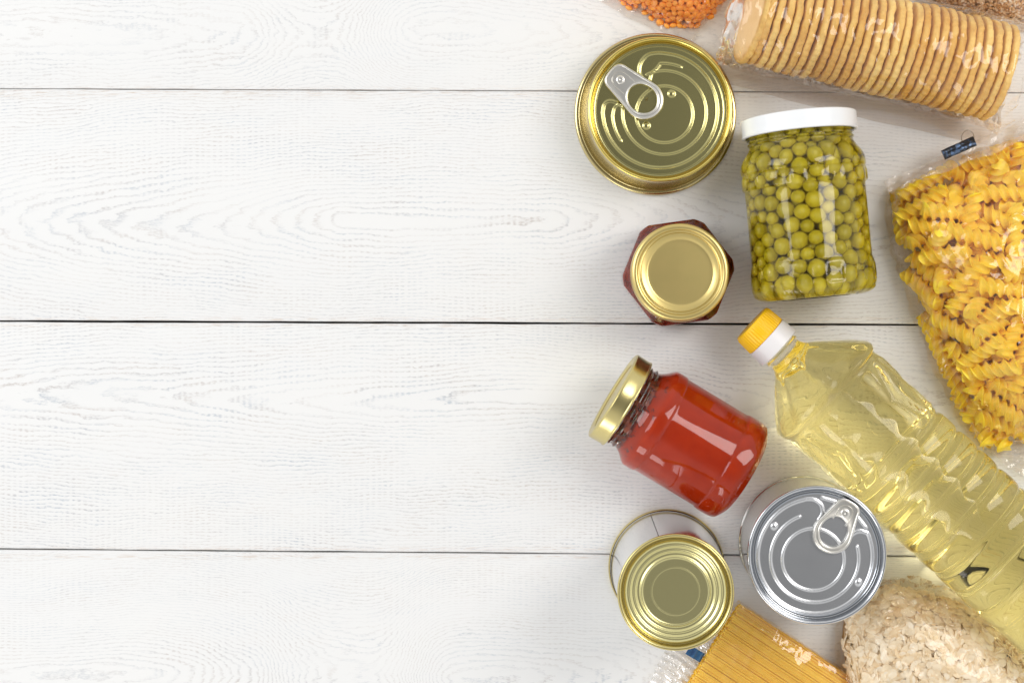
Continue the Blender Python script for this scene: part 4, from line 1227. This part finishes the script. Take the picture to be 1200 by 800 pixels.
# 13. rolled oats
def oats():
    outl = [(984, 748), (990, 716), (1010, 695), (1040, 683), (1075, 688), (1115, 699), (1150, 716), (1185, 745), (1222, 780), (1262, 840), (1280, 930), (1180, 980), (1060, 950), (1010, 870), (992, 800)]
    bag = Bag(outl, (1120, 830), 50, zo=14, p=4.0, q=0.5)
    o = thing('oat_bag', 'clear bag of pale rolled oats in the lower right corner', 'oat bag', bag.c)
    core(bag, o, 4.0, plain('oat_core', (0.42, 0.26, 0.12), 0.9, (0.5, 0.34, 0.18), 400), 'oat_filling')  # darker brown core surface beneath the flakes
    shapes = []
    r = np.random.default_rng(3)
    for k in range(7):
        n = 14; V = []; ax, ay = r.uniform(3.5, 4.8), r.uniform(2.4, 3.3)
        bend = r.uniform(-.10, .12); rad = 1 + r.normal(0, .07, n)
        for lay in (0, 1):
            for ring, rf in ((0, 1.0), (1, .55)):
                for i in range(n):
                    a = 2 * PI * i / n; x = ax * math.cos(a) * rad[i] * rf; y = ay * math.sin(a) * rad[i] * rf
                    z = bend * (x * x / 4 - y * y / 6) + (0.38 if lay == 0 else -.12) * (1.0 if ring else .35)
                    if abs(y) < .5 and ring: z -= .12
                    V.append((x, y, z))
            V.append((0, 0, (0.26 if lay == 0 else -.15)))
        m = 2 * n + 1; F = []
        for i in range(n):
            i2 = (i + 1) % n
            F.append((i, i2, n + i2, n + i)); F.append((n + i, n + i2, 2 * n))
            F.append((m + i2, m + i, m + n + i, m + n + i2)); F.append((m + n + i2, m + n + i, m + 2 * n))
            F.append((i2, i, m + i, m + i2))
        shapes.append((np.array(V), F))
    nm = N('rolled_oat'); p = nm.obj(); g = nm('NewGeometry')
    f = nm.math('ADD', nm.math('MULTIPLY', g.outputs['Random Per Island'], .6), nm.math('MULTIPLY', nm.noise(p, 350, 3), .4))
    rp = nm('ValToRGB', i_0=f); e = rp.color_ramp.elements
    e[0].position = .12; e[0].color = c4(.80, .62, .38); e[1].position = .9; e[1].color = c4(1.0, .95, .84)
    x = rp.color_ramp.elements.new(.42); x.color = c4(.97, .87, .69)
    bs = nm('BsdfPrincipled', i_Base_Color=rp.outputs[0], i_Roughness=.7, i_Normal=nm.bump(nm.noise(p, 700, 4), .4, .0006))
    mass('rolled_oats', bag, 5600, shapes, 0.6, 3.6, 8, nm.end(bs), o, tilt=.32)
    V, F = bag.surf(grow=1.6, crumple=1.3, sc=.06, seed=9, lift=1.5)
    mk('film', V, F, film('oat_bag_film', .30, 20, (1, 1.5, 1), fres=1.0, haze=.006, tint=(1, .975, .94), rot=(0, 0, .6)), o, 30)
    # folded tail of film hanging over the far side
    pts = [(1020, 690), (1046, 680), (1100, 687), (1150, 708), (1178, 736), (1130, 712), (1086, 704), (1052, 716), (1030, 740), (1006, 745), (1008, 712)]
    A = Bag([(1000, 742), (1010, 700), (1040, 680), (1100, 686), (1150, 706), (1182, 738), (1110, 735), (1050, 742)], (1070, 716), 36, zo=20, p=3, q=.6)
    V, F = A.surf(grow=0, na=140, nr=30, crumple=2.2, sc=.10, seed=4); V[:, 0] += (A.c - bag.c)[0]; V[:, 1] += (A.c - bag.c)[1]; V[:, 2] += 6
    mk('film_fold', V, F, film('oat_fold_film', .7, 55, (1, 1.8, 1), fres=1.8, haze=.04, tint=(.98, .95, .89), rot=(0, 0, .6)), o, 25)
oats()

# 11. red lentils
def lentils():
    outl = [(640, -70), (706, -24), (736, 0), (766, 14), (800, 25), (814, 28), (824, 20), (846, -2), (885, -60), (860, -110), (700, -120)]
    bag = Bag(outl, (775, -48), 26, zo=8, p=4, q=.6)
    o = thing('lentil_bag', 'clear bag of orange lentils at the top edge', 'lentil bag', bag.c)
    core(bag, o, 2.6, plain('lentil_core', (0.45, 0.10, 0.015), 0.7), 'lentil_filling')
    n = 900; P, Nn = scatter_bag(bag, n, 1.0, 1.2, 31, frame=frame_fn(90))
    def ins(Q):
        Q = Q.copy(); hh = bag.h(Q[:, 0] + bag.c[0], Q[:, 1] + bag.c[1]); Q[:, 2] = np.clip(Q[:, 2], 1.6, np.maximum(1.7, hh - .9)); return Q
    P = pack_spheres(P, 2.25, ins, 25)
    m1 = plain('split_lentil', (1.0, 0.36, 0.03), 0.5, (1.0, 0.52, 0.12), 200, objrand=.7)
    m2 = plain('split_lentil_mass', (1.0, 0.36, 0.03), 0.5, (1.0, 0.52, 0.12), 200, island=.7)
    v, f = ellips(2.55, 2.5, 1.6, 16, 9); r = np.random.default_rng(1)
    px = 700 + (P[:, 0] + bag.c[0]) * PXMM * H / (H - P[:, 2]); py = 400 - (P[:, 1] + bag.c[1]) * PXMM * H / (H - P[:, 2])
    dep = bag.h(P[:, 0] + bag.c[0], P[:, 1] + bag.c[1]) - P[:, 2]
    order = np.argsort(np.where(py > -3, 0, 50 - py) + dep)
    first = None; parts = []
    for kk, i in enumerate(order):
        nv = Nn[i] + r.normal(0, .4, 3); nv /= np.linalg.norm(nv); a, b = basis(nv, r); s = r.uniform(.85, 1.12)
        if kk < 100:
            if first is None: first = ob = mk('lentil', v, f, m1, o, 180)
            else: ob = first.copy(); C.objects.link(ob); ob.parent = o
            M = Matrix((tuple(a), tuple(b), tuple(nv))).transposed().to_4x4()
            ob.matrix_local = Matrix.Translation(Vector(P[i] / 1000)) @ M @ Matrix.Scale(s, 4)
        else: parts.append(((v * s) @ np.c_[a, b, nv].T + P[i], f))
    V, F = join(parts); q = mk('lentils', V, F, m2, o, 180); q['kind'] = 'stuff'
    V, F = bag.surf(grow=2.0, crumple=1.2, sc=.1, seed=2, lift=1.4)
    mk('film', V, F, film('lentil_bag_film', .6, 60, (1, 1.4, 1), fres=1.5, haze=.02, tint=(1, .97, .95), rot=(0, 0, .4)), o, 25)
    flat_film([(655, -60), (700, 0), (740, 24), (785, 42), (812, 48), (822, 34), (862, -10), (880, -60), (770, -80)], 1.6, 1.3, o, bag.c,
              film('lentil_skirt_film', .4, 60, (1, 1.5, 1), fres=1.7, haze=.055, tint=(.98, .96, .94)), 'film_skirt', 3)
lentils()

# 12. cracked grain
def grain():
    outl = [(1062, -30), (1090, -2), (1120, 12), (1150, 21), (1185, 29), (1215, 28), (1270, 0), (1290, -80), (1150, -120), (1060, -90)]
    bag = Bag(outl, (1170, -50), 30, zo=10, p=4, q=.6)
    o = thing('grain_bag', 'clear bag of cracked brown and white grain in the upper right corner', 'grain bag', bag.c)
    core(bag, o, 2.4, plain('grain_core', (0.40, 0.24, 0.11), 0.9), 'grain_filling')
    shapes = []
    r = np.random.default_rng(11)
    for k in range(6):
        v, f = ellips(r.uniform(1.0, 1.5), r.uniform(.7, .95), r.uniform(.55, .8), 8, 6); v = v * (1 + r.normal(0, .12, (len(v), 1))); shapes.append((v, f))
    nm = N('cracked_grain'); g = nm('NewGeometry')
    rp = nm('ValToRGB', i_0=g.outputs['Random Per Island']); e = rp.color_ramp.elements
    e[0].position = .1; e[0].color = c4(.62, .34, .13); e[1].position = .95; e[1].color = c4(.98, .90, .76)
    x = rp.color_ramp.elements.new(.5); x.color = c4(.88, .62, .33)
    bs = nm('BsdfPrincipled', i_Base_Color=rp.outputs[0], i_Roughness=.6)
    mass('cracked_grains', bag, 8000, shapes, .6, 2.0, 12, nm.end(bs), o, tilt=.6)
    V, F = bag.surf(grow=2.0, crumple=1.0, sc=.09, seed=6, lift=1.4)
    mk('film', V, F, film('grain_bag_film', .5, 50, (1, 1.4, 1), fres=2.0, haze=.05, tint=(1, .97, .94)), o, 25)
    flat_film([(1020, -40), (1055, -8), (1085, 8), (1130, 24), (1180, 38), (1215, 38), (1240, 0), (1150, -50)], 1.6, 1.4, o, bag.c,
              film('grain_skirt_film', .4, 50, (1, 1.5, 1), fres=2.0, haze=.10, tint=(.97, .95, .93)), 'film_skirt', 8)
grain()

# 14. spaghetti
def spaghetti():
    zt = 20
    corner = W(868, 709, zt); far = W(1000, 797, zt); low = W(806, 800, 10)
    e = far - corner; e /= np.hypot(*e)
    rz = math.atan2(e[1], e[0])
    o = thing('spaghetti_pack', 'flat clear pack of straight yellow spaghetti strands', 'spaghetti pack', corner, rz)
    # local: x along the strands, -y towards the lower left of the photograph
    mat = plain('spaghetti_durum', (0.99, 0.69, 0.06), 0.38, (0.95, 0.60, 0.03), 60, objrand=.8)
    mat2 = plain('spaghetti_durum_mass', (0.99, 0.69, 0.06), 0.38, (0.95, 0.60, 0.03), 60, island=.8)
    r = np.random.default_rng(17); rs = 0.82; Wd = 84.0; L = 175.0
    cells = []; rows = 13
    for j in range(rows):
        z = 1.2 + rs + j * rs * 1.72
        edge = 3.2 * ((j / (rows - 1) - .35) ** 2) * 4
        n = int((Wd - 2 * edge) / (2 * rs * 0.89))
        for i in range(n):
            y = -(edge + rs + (i + .5 * (j % 2)) * 2 * rs * 0.89)
            cells.append((y + r.normal(0, .05), z + r.normal(0, .08), j))
    cells.sort(key=lambda q: -q[1])
    # end line of the pack runs from the corner down to (800,800)
    le = low - corner; ex = le[0] * math.cos(rz) + le[1] * math.sin(rz); ey = -le[0] * math.sin(rz) + le[1] * math.cos(rz)
    sl = ex / ey
    def strand(y, z, nseg=8):
        x0 = sl * y + r.normal(0, .5) + .5; k = r.normal(0, .0012); kz = r.normal(0, .002)
        P = [(x0 + L * s, y + k * L * (s - .4) + .35 * math.sin(s * 5 + y), z + kz * L * (s - .5)) for s in np.linspace(0, 1, nseg)]
        return tube(P, rs, 9)
    parts = []
    for i, (y, z, j) in enumerate(cells):
        V, F = strand(y, z)
        if i < 96: mk('spaghetti_strand', V, F, mat, o, 60)
        else: parts.append((V, F))
    V, F = join(parts); m = mk('spaghetti_strands', V, F, mat2, o, 60); m['kind'] = 'stuff'
    # film sleeve
    V = []; F = []; nx, na = 110, 70; hgt = rows * rs * 1.72 + 2.2
    for jx in range(nx):
        x = -1 + (L + 8) * jx / (nx - 1)
        for k in range(na):
            th = 2 * PI * k / na; c, s = math.cos(th), math.sin(th)
            q = (abs(c) ** 5 + abs(s) ** 5) ** (-.2)
            y = -Wd / 2 + (Wd / 2 + 1.2) * q * c; z = hgt / 2 + 1 + (hgt / 2 + .8) * q * s
            n1 = mnoise.noise(Vector((x * .07, y * .07, z * .1))); n2 = abs(mnoise.noise(Vector((x * .18, y * .18, z * .1))))
            kk = 1.0 * (n1 + .5 - n2 * 1.5)
            V.append((x + sl * y, y + kk * c, max(.3, z + kk * s)))
    for j in range(nx - 1):
        for k in range(na):
            k2 = (k + 1) % na; F.append((j * na + k, j * na + k2, (j + 1) * na + k2, (j + 1) * na + k))
    mk('film', V, F, film('spaghetti_film', .5, 42, (.7, 1.6, 1), fres=2.2, haze=.035, tint=(1, .975, .93), rot=(0, 0, .9)), o, 25)
    # pinched, pleated end of the pack with its dark blue tape
    V = []; F = []; nx, ny = 16, 90
    for jx in range(nx):
        f = jx / (nx - 1)
        for k in range(ny):
            s = k / (ny - 1); y = -4 - (Wd - 6) * s
            x = sl * y - 1 - f * (15 + 8 * math.sin(s * 2.5))
            z = (9 * (1 - f) + 3) + (1 - .3 * f) * 1.8 * math.sin(s * 95 + 2 * math.sin(f * 3)) + 1.5 * mnoise.noise(Vector((s * 8, f * 2, 0)))
            V.append((x, y - 6 * f * (1 - s), max(.3, z)))
    for jx in range(nx - 1):
        for k in range(ny - 1):
            b = jx * ny + k; F.append((b, b + 1, b + ny + 1, b + ny))
    mk('film_end', V, F, film('spaghetti_end_film', .5, 70, (2.5, .8, 1), fres=1.5, haze=.13, tint=(.95, .94, .93)), o, 25)
    a = W(806, 760, 12) - corner; b = W(823, 770, 12) - corner
    def loc(v): return np.array([v[0] * math.cos(rz) + v[1] * math.sin(rz), -v[0] * math.sin(rz) + v[1] * math.cos(rz)])
    a, b = loc(a), loc(b); d = (b - a) / np.hypot(*(b - a)); nn = np.array([-d[1], d[0]])
    V = []; F = []
    for i in range(9):
        q = a + (b - a) * i / 8
        for sgn, z in ((-1, 12.2), (-1, 13), (1, 13), (1, 12.2)):
            p = q + nn * sgn * 3.4; V.append((p[0], p[1], z + .4 * math.sin(i * 2.0) + 1))
    for i in range(8):
        for k in range(4): F.append((i * 4 + k, i * 4 + (k + 1) % 4, i * 4 + 4 + (k + 1) % 4, i * 4 + 4 + k))
    F.append((3, 2, 1, 0)); F.append((32, 33, 34, 35))
    mk('closure_tape', V, F, plain('blue_tape', (.02, .06, .16), .3, (.03, .12, .26), 300), o, 40)
spaghetti()
